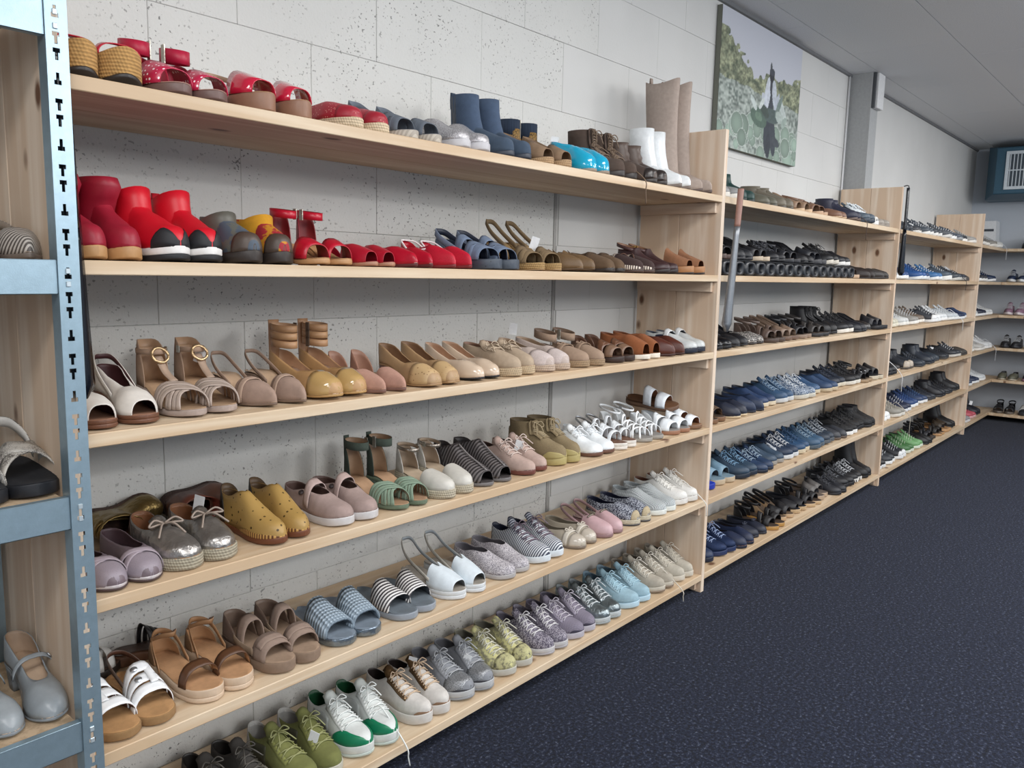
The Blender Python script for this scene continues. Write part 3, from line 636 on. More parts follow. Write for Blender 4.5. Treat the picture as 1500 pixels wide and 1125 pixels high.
for e_ in list(COL.objects)[::-1]:
    if e_.get('label', '').startswith('right shoe of patchwork'):
        for c_ in e_.children:
            if c_.name.startswith('upper'): c_.data.materials[0] = m('9c1f2c', 'floral', 'b97c1a', sc=.12)
            if c_.name.startswith('shaft'): c_.data.materials[0] = m('c08a1e', 'suede')
        break
P(B_, (2.73, 2.81), 'sandal', 'red ankle strap sandals with tan heels', T('sand', L=.215, W=.078, pl=.014, hh=.05, heel=True, st=.012, hm=m('c39b6d'), sole=m('b98d62'), ins=m('b98d62'), bands=[(.64, .86, .64, .86)], bm=RED, ankle=[(.132, .02, -.12, RED)], counter=DRED, cu=.16, ch=1.9, line=m('7c1f24')))
P(B_, (2.895, 2.965), 'shoe', 'red peep toe flats with a wide strap', T('flat', L=.22, W=.076, up=m('b01a30', 'plain', rough=.35), sole=m('a97c64'), ins=m('8a2530'), ue=.93, counter=DRED, u0=.5, ut=.5))
P(B_, (3.04, 3.11), 'shoe', 'plain red almond toe ballet flats', T('flat', L=.225, W=.076, toe='point', up=m('b5142e', 'plain', rough=.3), sole=m('5d2a2a'), ins=m('c9b7a8'), line=m('8f1524')))
P(B_, (3.20, 3.275), 'shoe', 'pointed red slingback flats with white piping', T('flat', L=.235, W=.076, toe='point', hk=1.15, up=m('bb1530', 'perf', '8f0f20', sc=2.2), sole=m('7a2b2e'), ins=m('9c1426'), ut=.6, counter=RED, ch=1.25, tubes=[('piping', [(.02, 0, .085), (.12, .027, .08), (.35, .037, .05), (.55, .026, .055), (.6, 0, .06), (.55, -.026, .055), (.35, -.037, .05), (.12, -.027, .08), (.02, 0, .085)], .0028, m('f0e9ea'))]))
P(B_, (3.375, 3.475), 'sandal', 'slate blue sporty strap sandals with lugged soles', T('sand', L=.255, W=.095, toe='wide', pl=.028, hh=.034, sole=m('3d4652', 'perf', '2c333d', sc=.8), ins=m('4a5360'), bands=[(.56, .68, .62, .74), (.72, .86, .68, .84), (.40, .52, .44, .56)], bm=m('66748a', 'suede'), counter=m('5b6879', 'suede'), cu=.32, ch=1.25, line=m('22293a'), sling=(.12, .02, m('7d8aa0', 'suede'))))
P(B_, (3.60, 3.70), 'sandal', 'olive tan cork wedge sandals with crossed straps', T('wedge', pl=.022, hh=.09, sole=m('a08256', 'rope'), two=(m('9a7d58'), .15), ins=m('8c7350'), bands=[(.58, .74, .64, .8), (.76, .9, .7, .84)], bm=m('77644a', 'suede'), sling=(.165, .016, m('77644a', 'suede')), tag=[(-1, (.55, .0, .115), -.6, .3)]))
P(B_, (3.825, 3.915), 'shoe', 'khaki brown pointed leather mules', T('pump', toe='point', hh=.06, pl=.01, up=m('70593f'), sole=m('5a4632'), hm=m('6b5138'), ins=m('9a7a50'), u0=.42, ut=.5, n=2, ro=.8))
P(B_, (4.015, 4.10), 'shoe', 'brown suede loafers with square toes', T('loaf', toe='square', up=m('5d4936', 'suede'), sole=DKS, ins=m('7d6348'), line=m('4a3a2c'), bands=[(.58, .66, .58, .66, (.4, 2.74), .003, m('4d3b2c', 'suede'))]))
P(B_, (4.225, 4.325), 'shoe', 'dark brown moccasins with white whip stitching', T('loaf', up=m('3d2d2b', 'suede'), sole=m('46332c'), ins=m('5b443a'), line=m('33251f'), guard=(m('e0d4c6', 'dash', '3d2d2b'), .55, .35), bands=[(.5, .56, .5, .56, (.3, 2.84), .004, m('d8ccbd', 'dash', '3d2d2b'))], tubes=[('lace_end', [(.55, .01, .07), (.62, .02, .075), (.7, .035, .05)], .002, m('6a4a3c'))]))
P(B_, (4.42, 4.515), 'boot', 'dark maroon leather ankle shoes with gold buckles', T('boot', L=.235, hp='high', hk=.62, ut=.4, up=m('3b2527'), sole=m('241a1a'), line=m('7c5a44'), ankle=[(.105, .014, -.3, m('4d3230'), (.05, .036))], bk=m('b48e50', 'metallic')))
P(B_, (4.62, 4.73), 'sandal', 'chestnut suede clogs with wooden soles', T('wedge', L=.225, pl=.03, hh=.05, sole=m('a9784e'), two=(DKS, .2), ins=m('9a6a44'), up=m('8b6044', 'suede'), u0=.46, ut=.46, ue=.93, line=m('5a3626')))
C_ = 'C'
P(C_, (2.188, 2.285), 'shoe', 'white peep toe slingback wedges with brown soles', T('wedge', hp='pump', pl=.016, hh=.05, up=m('ded9d2', 'plain', rough=.4), sole=m('6a4532'), two=(m('6a4532'), .55), ins=m('a97d65'), line=m('4a2a2c'), ue=.93, ut=.56, ro=.8, n=1.7, sling=(.125, .012, m('dcd6ce')), bk=SILV))
P(C_, (2.388, 2.478), 'sandal', 'taupe sandals with pleated straps and round buckles', T('sand', L=.255, W=.092, pl=.016, hh=.055, heel=True, st=.014, hm=m('8f7b6d'), sole=m('a3938a', 'suede'), ins=m('b19376'), bands=X2(m('aa9a8f'), 4), bm=m('aa9a8f'), bt=.003, counter=m('a08672', 'suede'), cu=.3, ch=2.1, line=m('b08f72'), ribs=[('t_strap', [(.62, 0, .075), (.48, 0, .092), (.34, .0, .125)], .018, (0, 1, 0), m('a68f7d'))], ring=(m('d4b78e', 'metallic'), (.38, 0, .128), .019), tag=[(-1, (.30, .02, .14), -.5, .3)], ankle=[(.135, .012, 0, m('a08672', 'suede'), (.042, .032), .19)]))
P(C_, (2.58, 2.672), 'shoe', 'taupe suede slingbacks with pointed toes', T('pump', toe='point', L=.245, hh=.06, up=m('9b8375', 'suede'), sole=m('7a6658'), hm=m('8b7364', 'suede'), ins=m('b59a80'), u0=.55, ut=.6, n=2, ro=.8, sling=(.115, .01, m('98806f', 'suede')), bands=[(.56, .62, .62, .7, None, .004, m('a68e7d', 'suede'))], ))
P(C_, (2.757, 2.852), 'shoe', 'tan heels with triple ankle straps', T('pump', L=.255, W=.09, toe='round', pl=.012, hh=.06, up=m('b48d60'), cap=m('b3935f', 'patent'), capu=.72, sole=m('b08b58'), hm=m('a37d54'), ins=m('d3b8a4'), line=m('c09b7c'), ut=.68, ro=.88, bk=m('5a4636'), hk=1.15, ankle=[(.176, .018, -.06, m('b08762')), (.156, .018, -.06, m('b68d66')), (.135, .019, -.1, m('b08762'))], ribs=[('heel_strip', [(.012, 0, .085), (.005, 0, .14), (-.0, 0, .195)], .034, (0, 1, 0), m('a87f5c'))]))
P(C_, (2.925, 3.005), 'shoe', 'dusty pink pointed flats with ankle cuffs', T('flat', toe='point', L=.24, hh=.016, up=m('b08878', 'suede'), sole=m('7a5a50'), ins=m('b59078'), u0=.58, ut=.6, counter=m('9d7462', 'suede'), cu=.26, ch=1.7, line=m('a57f6c')))
P(C_, (3.115, 3.21), 'shoe', 'beige leather block heel loafers with laser cut toes', T('pump', toe='square', hh=.055, uh=.2, tp=(.85, .8), up=m('a98a66'), cap=m('b99c72', 'perf', '8a6b48', sc=.9), capu=.68, sole=m('9c7c58'), hm=m('5d3c30'), ins=m('a07c5c'), line=m('8b6b50'), hk=1.1, ut=.62))
P(C_, (3.325, 3.405), 'shoe', 'cream patent pumps with black soles', T('pump', hh=.05, uh=.2, up=m('cdb9a4', 'patent'), sole=m('15161d'), hm=m('1b1a1e'), ins=m('c6a58b'), line=m('c29f84'), toe='round', L=.245, W=.086))
P(C_, (3.492, 3.58), 'shoe', 'beige lace up espadrilles with rope wedge soles', T('esp', pl=.026, hh=.045, sole=m('bda88a', 'rope'), up=m('a99782', 'suede'), ins=m('8a6a58'), line=m('8a6a58'), lace=m('b7a58f'), ut=.46, lu=.6, nl=3, hk=1.1))
P(C_, (3.68, 3.775), 'shoe', 'pale lilac canvas espadrilles with a price tag', T('esp', pl=.02, hh=.05, sole=m('b9a593', 'rope'), up=m('bdaea6', 'cloth'), cap=m('c9bcb8', 'cloth'), capu=.7, ins=m('b39d87'), line=m('ab957f'), hk=1.1, tag=[(1, (.16, .03, .155), -.6, .1)]))
P(C_, (3.885, 3.985), 'shoe', 'taupe suede espadrilles with large bows', T('esp', sole=m('9c8468', 'rope'), up=m('9a8370', 'suede'), ins=m('80695a'), line=m('7b6555'), ut=.5, bands=[(.5, .64, .5, .64, None, .006)], bm=m('937c69', 'suede'), ankle=[(.105, .028, -.2, m('8f7967', 'suede'), (.048, .036))], bowtie=(m('8f7967', 'suede'), .52)))
P(C_, (4.115, 4.205), 'sandal', 'dark brown leather sandals with knotted straps', T('sand', L=.235, W=.084, sole=m('33231e'), ins=m('4a342b'), bands=[(.5, .62, .6, .72), (.66, .8, .58, .7), (.76, .9, .74, .88, None, .003, m('7a5f4c'))], bm=BRS, counter=m('5c3f30'), cu=.28, ch=1.3))
P(C_, (4.305, 4.40), 'shoe', 'cognac suede cut out shoes with white soles', T('flat', pl=.018, hh=.022, sole=m('e4ddd0'), up=COG, line=m('6d3f26'), ins=m('8a5a3a'), ue=.94, ut=.5, hk=1.5, n=2, ro=.78, lip=.001))
P(C_, (4.50, 4.595), 'shoe', 'burgundy brown leather ballet flats', T('flat', toe='point', hk=1.35, up=m('54291f', 'plain', rough=.4), sole=m('3c1e19'), ins=m('6b4030'), line=m('4a251c'), ut=.55, n=2))
P(C_, (4.69, 4.785), 'shoe', 'silver white mary jane shoes with navy soles', T('slip', L=.255, W=.09, up=m('c2c6c6', 'plain', rough=.35), sole=m('1c2233'), line=m('232c40'), ins=m('2b3346'), ut=.6, n=2.6, hk=.9, side=(m('222b40'), .28, .52, (.25, .7)), bands=[(.44, .53, .44, .53, (.25, 2.9), .004, m('d4d7d8', 'plain'))]))
D_ = 'D'
P(D_, (2.192, 2.278), 'shoe', 'lilac grey ballet flats with crossed vamp straps', T('flat', L=.25, W=.088, hh=.016, up=m('6d5f66'), cap=m('8d838c', 'perf', '7b717a', sc=3), capu=.76, sole=m('b9b2b4', 'patent'), two=(m('4a3a3a'), .5), line=m('4d3b40'), ins=m('5a474c'), bands=[(.66, .72, .76, .83), (.76, .83, .66, .72, None, .005)], bm=m('9c9098'), ut=.68))
P(D_, (2.36, 2.458), 'shoe', 'wrinkled silver leather espadrilles with loose laces', T('esp', L=.26, W=.1, toe='wide', pl=.026, hh=.028, sole=m('a39b88', 'rope'), up=m('b4b0ac', 'metallic'), counter=m('4d423e'), cu=.22, ch=1.1, line=m('7a5034'), ins=m('a06f42'), ut=.54, ro=.8, u0=.22 if False else 0.0, n=4, lace=m('8f8176'), lu=.56, nl=2, rl=.003, bowr=.04, tong=m('a39d98', 'metallic'), tag=[(-1, (.28, .03, .11), -.5, .2)]))
P(D_, (2.595, 2.678), 'shoe', 'mustard perforated leather shoes with whip stitched soles', T('slip', L=.265, W=.092, toe='round', hk=1.1, pl=.014, hh=.018, up=m('a08148', 'leopard', '5d451c', sc=.42) if False else m('a5854b', 'perf', '4a3716', sc=.62), sole=m('6a3d26'), line=m('5b4630'), ins=m('6e5236'), ut=.44, n=2, guard=(m('b98f52', 'dash', '5f3a1e'), .5, .22), counter=m('38342f'), cu=.2, ch=1.25))
P(D_, (2.80, 2.89), 'shoe', 'taupe pink velcro strap shoes with white soles', T('slip', L=.265, W=.096, toe='wide', pl=.02, hh=.024, up=m('9d8983', 'suede'), sole=m('c6c3c3'), line=m('5c463f'), ins=m('6a5048'), ut=.66, ro=.87, n=3, hk=.92, bands=[(.40, .50, .48, .57, (.2, 2.95), .006, m('b09b95', 'suede'))], button=(m('3a3132'), [(.42, 2.55)], .008)))
P(D_, (3.00, 3.082), 'sandal', 'sage green sandals with pleated crossed straps', T('sand', L=.25, W=.09, pl=.014, hh=.055, heel=True, st=.012, hm=m('5c6a5e'), sole=m('64725f', 'suede'), ins=m('b08f72'), bands=X2(m('7f9380', 'suede'), 4), bm=m('7f9380', 'suede'), counter=m('3f4a42', 'suede'), cu=.2, ch=2.0, line=m('9a7f66'), ankle=[(.165, .024, -.05, m('4b554c', 'suede'))], ribs=[('heel_strip', [(.01, 0, .1), (.0, 0, .14), (-.005, 0, .185)], .02, (0, 1, 0), m('414c44', 'suede'))]))
P(D_, (3.188, 3.28), 'shoe', 'off white closed toe espadrilles with ankle straps', T('esp', pl=.024, hh=.05, sole=m('b5ac98', 'rope'), up=m('c6c3bb', 'plain'), u0=.6, ut=.6, counter=m('c2beb6'), cu=.26, ch=1.75, line=m('a28f7b'), ins=m('b7a58f'), ankle=[(.128, .011, -.1, m('b9afa3', 'metallic'))]))
P(D_, (3.375, 3.47), 'sandal', 'grey caged peep toe shoes with slit straps', T('sand', L=.26, W=.088, pl=.01, hh=.03, sole=m('6d6a6a'), up=m('6a6565', 'stripe', '2c2829', sc=.75), ue=.93, ut=.40, hk=1.25, line=m('2c2829'), ins=m('4d4848'), counter=m('3a3434', 'suede'), cu=.3, ch=1.3, tubes=[('trim_ridge', [(.45, 0, .118), (.6, 0, .092), (.75, 0, .072), (.92, 0, .05)], .003, m('7d7878'))]))
P(D_, (3.58, 3.665), 'shoe', 'pale pink suede oxfords with a white tag', T('oxf', L=.25, W=.086, up=m('b39c92', 'suede'), sole=m('6d3f36'), line=m('4d3a34'), lace=m('cbb9b0'), ins=m('5b463e'), tag=[(-1, (.58, -.02, .095), -.4, .25)]))
P(D_, (3.765, 3.85), 'boot', 'khaki canvas high top boots with toe bumpers', T('boot', name='high_top_boot', toe='wide', L=.255, pl=.024, hh=.028, up=m('8a7a5d', 'cloth'), sm=m('8a7a5d', 'cloth'), sole=m('a89a66', 'rubber'), line=m('6d5f49'), tong=m('867558', 'cloth'), shaft=sh_(.145, .05, .053, .037), flace=(m('9a8a6c'), .148, .118, .014), guard=(m('a89a66', 'rubber'), .74, .5), tag=[(-1, (.62, -.03, .07), -.5, .3)]))
P(D_, (3.985, 4.075), 'shoe', 'white shoes with scalloped collars and brown heels', T('slip', L=.25, W=.086, hk=.9, pl=.012, hh=.018, up=m('e9eef1', 'plain', rough=.35), sole=m('6a4a3c'), line=m('aeb2b5'), ins=m('9fa3a8'), lace=m('eef1f4'), ut=.5, lu=.62, nl=3))
P(D_, (4.155, 4.235), 'sandal', 'brown footbed sandals with thin white straps', T('sand', pl=.024, hh=.03, sole=m('ded8cf'), two=(m('ded8cf'), .5), ins=m('6f4c38'), bands=[(.48, .56, .56, .64), (.62, .70, .56, .64), (.74, .80, .74, .80), (.36, .42, .4, .46)], bm=m('dfe4e8'), sling=(.1, .008, m('b9bec4', 'metallic'))))
P(D_, (4.355, 4.455), 'sandal', 'white strappy lattice sandals with silver buckles', T('sand', L=.25, pl=.014, hh=.04, sole=m('9a968f'), ins=m('8a8580'), bands=[(.50, .53, .62, .65), (.62, .65, .50, .53), (.60, .63, .74, .77), (.74, .77, .60, .63), (.70, .73, .86, .89), (.86, .89, .70, .73), (.40, .43, .52, .55)], bm=m('f2f6f9', 'plain', rough=.35), counter=m('e4e8ea'), cu=.18, ch=1.2, ankle=[(.115, .008, -.25, m('f2f6f9'), (.05, .034))], bk=SILV))
P(D_, (4.575, 4.67), 'sandal', 'white cut out sandals with tan soles', T('sand', L=.24, W=.092, pl=.016, hh=.02, sole=m('9a6f56'), ins=m('8f8a86'), bands=[(.46, .56, .56, .66), (.58, .7, .54, .64), (.72, .9, .70, .88)], bm=m('e8eef3', 'plain', rough=.35), counter=m('dfe5ea'), cu=.3, ch=1.0))
P(D_, (4.765,), 'sandal', 'flat white slide with brown footbed against the side panel', T('slide', L=.25, W=.088, pl=.016, hh=.018, sole=m('7d5f48'), ins=m('8c6546'), bands=[(.5, .68, .5, .68), (.76, .9, .76, .9)], bm=m('eaf0f6', 'plain', rough=.4), line=m('7a4f38')))
ups = P
e_ = place(T('slide', L=.25, W=.088, pl=.016, hh=.018, sole=m('6b5140'), ins=m('6e4e38'), bands=[(.40, .56, .40, .56), (.64, .82, .64, .82)], bm=m('e6edf4', 'plain', rough=.4), line=m('7a4f38')), 'white slide leaning with its heel against the side panel', 'sandal', 0, 'D', (4.70,), z=(.09,), y=.10, jit=0)[0]
e_.rotation_euler = (math.radians(16), math.radians(4), -math.pi/2+.12)
E_ = 'E'
SL3 = dict(bands=[(.44, .535, .44, .535), (.56, .665, .56, .665), (.69, .80, .69, .80)])
P(E_, (2.195, 2.288), 'sandal', 'white three strap slides with grey buttons', T('slide', L=.25, W=.096, pl=.018, hh=.022, sole=m('8f6f4a', 'suede'), ins=m('b3895c', 'suede'), bm=m('eceff2', 'plain', rough=.5), line=m('5a3a2c'), ribs=[('strap_bridge', [(.47, -.012, .0875), (.58, -.012, .083), (.72, -.012, .073)], .016, (0, 1, 0), m('eceff2', 'plain', rough=.5))], button=(m('c9ced3', 'metallic'), [(.50, 1.83), (.62, 1.83)], .0085), sling=(.085, .012, m('7a6a62')), **SL3))
P(E_, (2.40, 2.492), 'sandal', 'tan leather sandals with brown toe straps', T('sand', L=.255, W=.094, pl=.03, hh=.04, toe='wide', sole=m('cbb49c'), two=(m('cbb49c'), .4), ins=m('b48a64', 'suede'), bands=[(.70, .80, .70, .80)], bm=m('52341f'), line=m('b08762'), counter=m('8a6a4c'), cu=.24, ch=.9, ribs=[('heel_strap', [(.36, .04, .04), (.16, .03, .095), (.04, .0, .105), (.16, -.03, .095), (.36, -.04, .04)], .014, (0, 0, 1), m('a47c58')), ('ankle_strap', [(.14, .031, .1), (.28, .02, .118), (.36, .0, .122), (.28, -.02, .118), (.14, -.031, .1)], .014, (.3, 0, 1), m('a47c58'))]))
P(E_, (2.60, 2.69), 'sandal', 'taupe walking sandals with velcro straps', T('slide', name='walking_sandal', L=.265, W=.1, pl=.026, hh=.032, sole=m('85705f', 'suede'), ins=m('9d8570', 'suede'), bands=[(.66, .84, .66, .84), (.70, .78, .70, .78, (.5, 2.5), .006), (.33, .46, .36, .49)], bm=m('8a776b', 'suede'), bt=.0035, line=m('7d6a5d'), counter=m('7d695d', 'suede'), cu=.36, ch=1.25, ribs=[('side_strap', [(.36, .042, .06), (.5, .045, .05), (.68, .045, .045)], .02, (0, 0, 1), m('85725f', 'suede')), ('side_strap', [(.36, -.042, .06), (.5, -.045, .05), (.68, -.045, .045)], .02, (0, 0, 1), m('85725f', 'suede'))]))
P(E_, (2.805, 2.902), 'sandal', 'silver blue slides with braided bands', T('slide', L=.255, W=.1, pl=.02, hh=.024, sole=m('8d9ba8', 'metallic'), ins=m('7f8b98'), bands=[(.44, .84, .44, .84, None, .006)], bm=m('a9b9c6', 'weave', '7d8c99', sc=.7), bt=.007, line=m('5a6570')))
P(E_, (3.03, 3.122), 'sandal', 'slate grey slides with black and white striped bands', T('slide', L=.255, W=.1, pl=.018, hh=.022, sole=m('8f969f'), ins=m('6f7880'), bands=[(.46, .78, .46, .78)], bm=m('d6d4d2', 'stripe', '3c383c', sc=.8), line=m('33363c')))
P(E_, (3.24, 3.338), 'sandal', 'white peep toe sandals with clear plastic heel loops', T('sand', L=.26, W=.094, pl=.024, hh=.04, sole=m('d4d8da'), two=(m('cfd3d6'), .5), ins=m('a39c92'), up=m('d9e3ea', 'plain', rough=.4), u0=.55, ut=.62, n=1.6, ue=.93, hk=1.1, line=m('9fa6ab'), slu=.6, sling=(.14, .012, m('b9b5ac', 'plain', rough=.2))))
P(E_, (3.475, 3.57), 'shoe', 'white floral slip ons with grey speckles', T('slip', L=.255, W=.096, toe='wide', up=m('c2bec2', 'floral', '66616b', sc=1.7), sole=m('a9a6a6'), line=m('6d6a70'), ins=m('77747a'), ut=.56, pl=.014, hh=.018, hk=.8))
P(E_, (3.678, 3.77), 'sneaker', 'navy and white striped canvas sneakers', T('snk', L=.262, up=m('d3d7da', 'stripe', '3d4355', sc=1.15), sole=m('d5dde3'), line=m('252a3c'), lace=m('6d5f6a'), tong=m('b3b7c0', 'stripe', '3d4355'), counter=m('2a2f42'), cu=.08))
P(E_, (3.895, 3.985), 'shoe', 'beige patent ballet flats with thin bows', T('flat', toe='round', L=.245, up=m('aea596', 'patent'), cap=m('b9b0a3', 'patent'), capu=.80, sole=m('7a6e62'), ins=m('8f8778'), line=m('8a8172'), bowtie=(m('c6beb1'), .70), bands=[(.68, .76, .70, .78, None, .004, m('c0b9ad', 'plain'))], ))
P(E_, (4.075, 4.165), 'shoe', 'pale pink slingback loafers with metal chains', T('loaf', up=m('c0a0a4', 'plain'), u0=.5, ut=.54, sole=m('8f7274'), ins=m('a58a84'), line=m('a88a8a'), sling=(.085, .012, m('b39498')), tubes=[('chain', [(.6, .022, .068), (.61, .01, .074), (.61, -.01, .074), (.6, -.022, .068)], .004, m('8d8478', 'metallic'))]))
P(E_, (4.28, 4.375), 'shoe', 'navy and white floral espadrilles with rope toes', T('esp', L=.25, up=m('1d2137', 'floral', 'bcc2cc', sc=1.2), sole=m('c6bda8', 'rope'), two=(m('3a3a40'), .25), cap=m('b8a98c', 'cloth'), capu=.92, line=m('23263a'), ins=m('30344a'), hk=1.15))
P(E_, (4.485, 4.58), 'shoe', 'white perforated slip ons', T('slip', L=.265, W=.098, up=m('dfe5e6', 'weave', 'b4babd', sc=1.5), sole=m('dcdfda'), line=m('9ea5a8'), ins=m('9ea5a8'), ut=.46))
P(E_, (4.683, 4.778), 'sneaker', 'white lace up sneakers with brown lining', T('snk', L=.262, up=m('d9d8d4', 'perf', 'b5b3ae', sc=2), sole=m('dcdad6'), line=m('6a4434'), lace=m('e4e2dc'), ins=m('6a4434'), dangle=[((.04, -.02, .085), .06)], edge=.025))
F_ = 'F'
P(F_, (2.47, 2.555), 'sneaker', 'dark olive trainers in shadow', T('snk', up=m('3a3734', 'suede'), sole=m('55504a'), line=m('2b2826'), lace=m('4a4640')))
P(F_, (2.668, 2.762), 'sneaker', 'olive green sneakers with pale grey heels', T('snk', up=m('6e7140', 'suede'), sole=m('b9b6a8'), line=m('9c9a96'), lace=m('8e9060'), eye=m('7d8048', 'suede'), counter=m('a5a3a0'), cu=.18, ch=1.05, side=(m('4b4b3a'), .2, .42, (.0, .6)), nl=4, tag=[(-1, (.7, -.02, .105), -.4, .3)]))
P(F_, (2.87, 2.968), 'sneaker', 'white sneakers with bright green toes and heels', T('snk', L=.27, W=.098, pl=.03, hh=.038, up=m('d2d6d4'), sole=m('cfd3d0'), line=m('0d4226'), lace=m('e2e6e4'), tong=m('c9cfcc'), eye=m('e0e3e1'), side=(m('b9bebd'), .22, .5, (.12, .6)), two=(m('b9c4bd'), .3), guard=(m('0f7a55'), .62, 1.0), counter=m('155a3a'), cu=.1, dangle=[((.05, -.01, .09), .06)], edge=.02))
P(F_, (3.095, 3.182), 'sneaker', 'white sneakers with bronze metallic lacing panels', T('snk', L=.268, W=.096, pl=.03, hh=.036, up=m('c8c4bf', 'suede'), sole=m('cdc9c4'), line=m('2b2322'), eye=m('8d7357', 'metallic'), tong=m('7d6448', 'metallic'), lace=m('c6ae94', 'plain'), guard=(m('8a6d55'), .88, .25), tag=[(-1, (.42, .0, .14), -.5, .2)]))
P(F_, (3.292, 3.393), 'sneaker', 'grey sneakers with sequin toes and black bumpers', T('snk', L=.27, W=.098, pl=.026, hh=.032, up=m('85888e', 'suede'), sole=m('b4b6b8'), line=m('6e6f75'), lace=m('a2a5a9'), eye=m('999ca2', 'suede'), two=(m('8d9094'), .3), cap=m('a5a8ac', 'glitter'), capu=.72, guard=(m('3a3a40', 'rubber'), .84, .22), tag=[(-1, (.66, -.02, .1), -.4, .3)]))
P(F_, (3.503, 3.606), 'sneaker', 'yellow and olive camouflage print trainers', T('snk', L=.268, up=m('8d8a70', 'camo', 'c8c48e'), sole=m('b7b5ac'), line=m('7d7b70'), lace=m('c9c7b8'), cap=m('b5b184', 'camo', '6f6c58'), capu=.8))
P(F_, (3.715, 3.805), 'sneaker', 'dark purple and white floral trainers', T('snk', L=.262, up=m('4d4758', 'floral', 'a8a3ad', sc=1.2), sole=m('c3c1c2'), line=m('75707c'), lace=m('d3d1d3'), two=(m('a9a6aa'), .35), counter=m('37324a'), cu=.2, toe='round'))
P(F_, (3.895, 3.99), 'sneaker', 'lilac mesh running shoes with dark toe bumpers', T('snk', L=.262, up=m('8b8494', 'knit'), sole=m('b5b1ba'), line=m('5d5866'), lace=m('b9b3bd'), eye=m('9d96a6'), side=(m('a39cab'), .3, .5, (.1, .7)), guard=(m('3a3646', 'rubber'), .88, .3)))
P(F_, (4.08, 4.17), 'sneaker', 'silver grey running shoes with pale laces', T('snk', L=.262, up=m('95a0a4', 'metallic'), sole=m('bcc2c4'), line=m('6d7477'), lace=m('c2c8ca'), eye=m('b3bbbd', 'metallic'), two=(m('9aa3a5'), .35), counter=m('7d888c', 'metallic'), cu=.2))
P(F_, (4.29, 4.394), 'sneaker', 'pale blue canvas sneakers with light blue soles', T('snk', L=.268, W=.098, up=m('93b0bd', 'suede'), sole=m('b5d0de'), line=m('5c7382'), eye=m('a1bcc8', 'suede'), counter=m('7fa0b0', 'suede'), cu=.16, lace=m('a9cad8'), tong=m('8aa8b6', 'suede')))
P(F_, (4.515, 4.606), 'sneaker', 'beige suede sneakers with cream laces and brown soles', T('snk', L=.272, W=.096, up=m('a69f92', 'suede'), sole=m('c3bcae'), line=m('7d7468'), lace=m('d6d0c4'), eye=m('b3ac9f', 'suede'), side=(m('978f82', 'suede'), .2, .42, (.05, .5)), two=(m('8a7a6a'), .35), dangle=[((.04, -.02, .085), .05)], edge=.03))
P(F_, (4.70, 4.788), 'sneaker', 'pale stone leather sneakers with cream soles', T('snk', L=.268, W=.094, up=m('b3ada0', 'suede'), sole=m('cdc6b8'), line=m('857d72'), lace=m('cdc6b9'), eye=m('c0baae', 'suede'), counter=m('a39c8f', 'suede'), cu=.18))
# shoes lying behind the front rows
def lying(o, lab, cat, sh, x, y, rz, ry=0.0, rx=0.0, dz=0.0, side=1):
    e = shoe(o, side, 2); e.location = (x, y, restz(sh)+dz); e.rotation_euler = (rx, ry, rz); tag(e, lab, cat, f"shoes on the {ORD[sh]} shelf of the nearest rack"); return e
gb = T('boot', L=.2, W=.085, hk=.9, up=m('8f7a4d', 'metallic'), sole=m('4a342a', 'rope'), sm=m('8f7a4d', 'metallic'), shaft=[(.05, .06, .05, .036), (.08, .055, .05, .036), (.105, .055, .052, .037), (.125, .055, .055, .038)], slouch=.05, line=m('5b3328'))
lying(gb, 'crumpled gold ankle boot lying behind the lilac grey flats', 'boot', 'D', 2.37, .402, 0, 0, math.pi/2, .047, 1)
lying(T('boot', L=.2, W=.085, hk=.9, up=m('5d3d30'), sole=m('3a2620', 'rope'), sm=m('6a3a2c'), shaft=[(.05, .06, .05, .036), (.09, .055, .05, .036), (.125, .055, .055, .038)], slouch=.06, line=m('6b3024')), 'crumpled brown ankle boot lying behind the silver espadrilles', 'boot', 'D', 2.575, .402, 0, 0, math.pi/2, .047, -1)
zs = dict(bands=[(.5, .58, .54, .62), (.62, .70, .62, .70), (.76, .86, .76, .86)])
lying(T('sand', L=.2, W=.072, sole=DKS, ins=m('4d382e'), bm=m('e0e0dd'), sling=(.06, .012, BLK), **zs), 'white and black strap sandal behind the left white slide', 'sandal', 'E', 2.24, .352, .05, 0, 0, 0, 1)
lying(T('sand', L=.15, W=.072, sole=m('6b4a36'), ins=m('4d382e'), bm=m('1c1a1c'), **zs), 'black and white strap sandal behind the right white slide', 'sandal', 'E', 2.40, .365, 0, 0, 0, 0, -1)

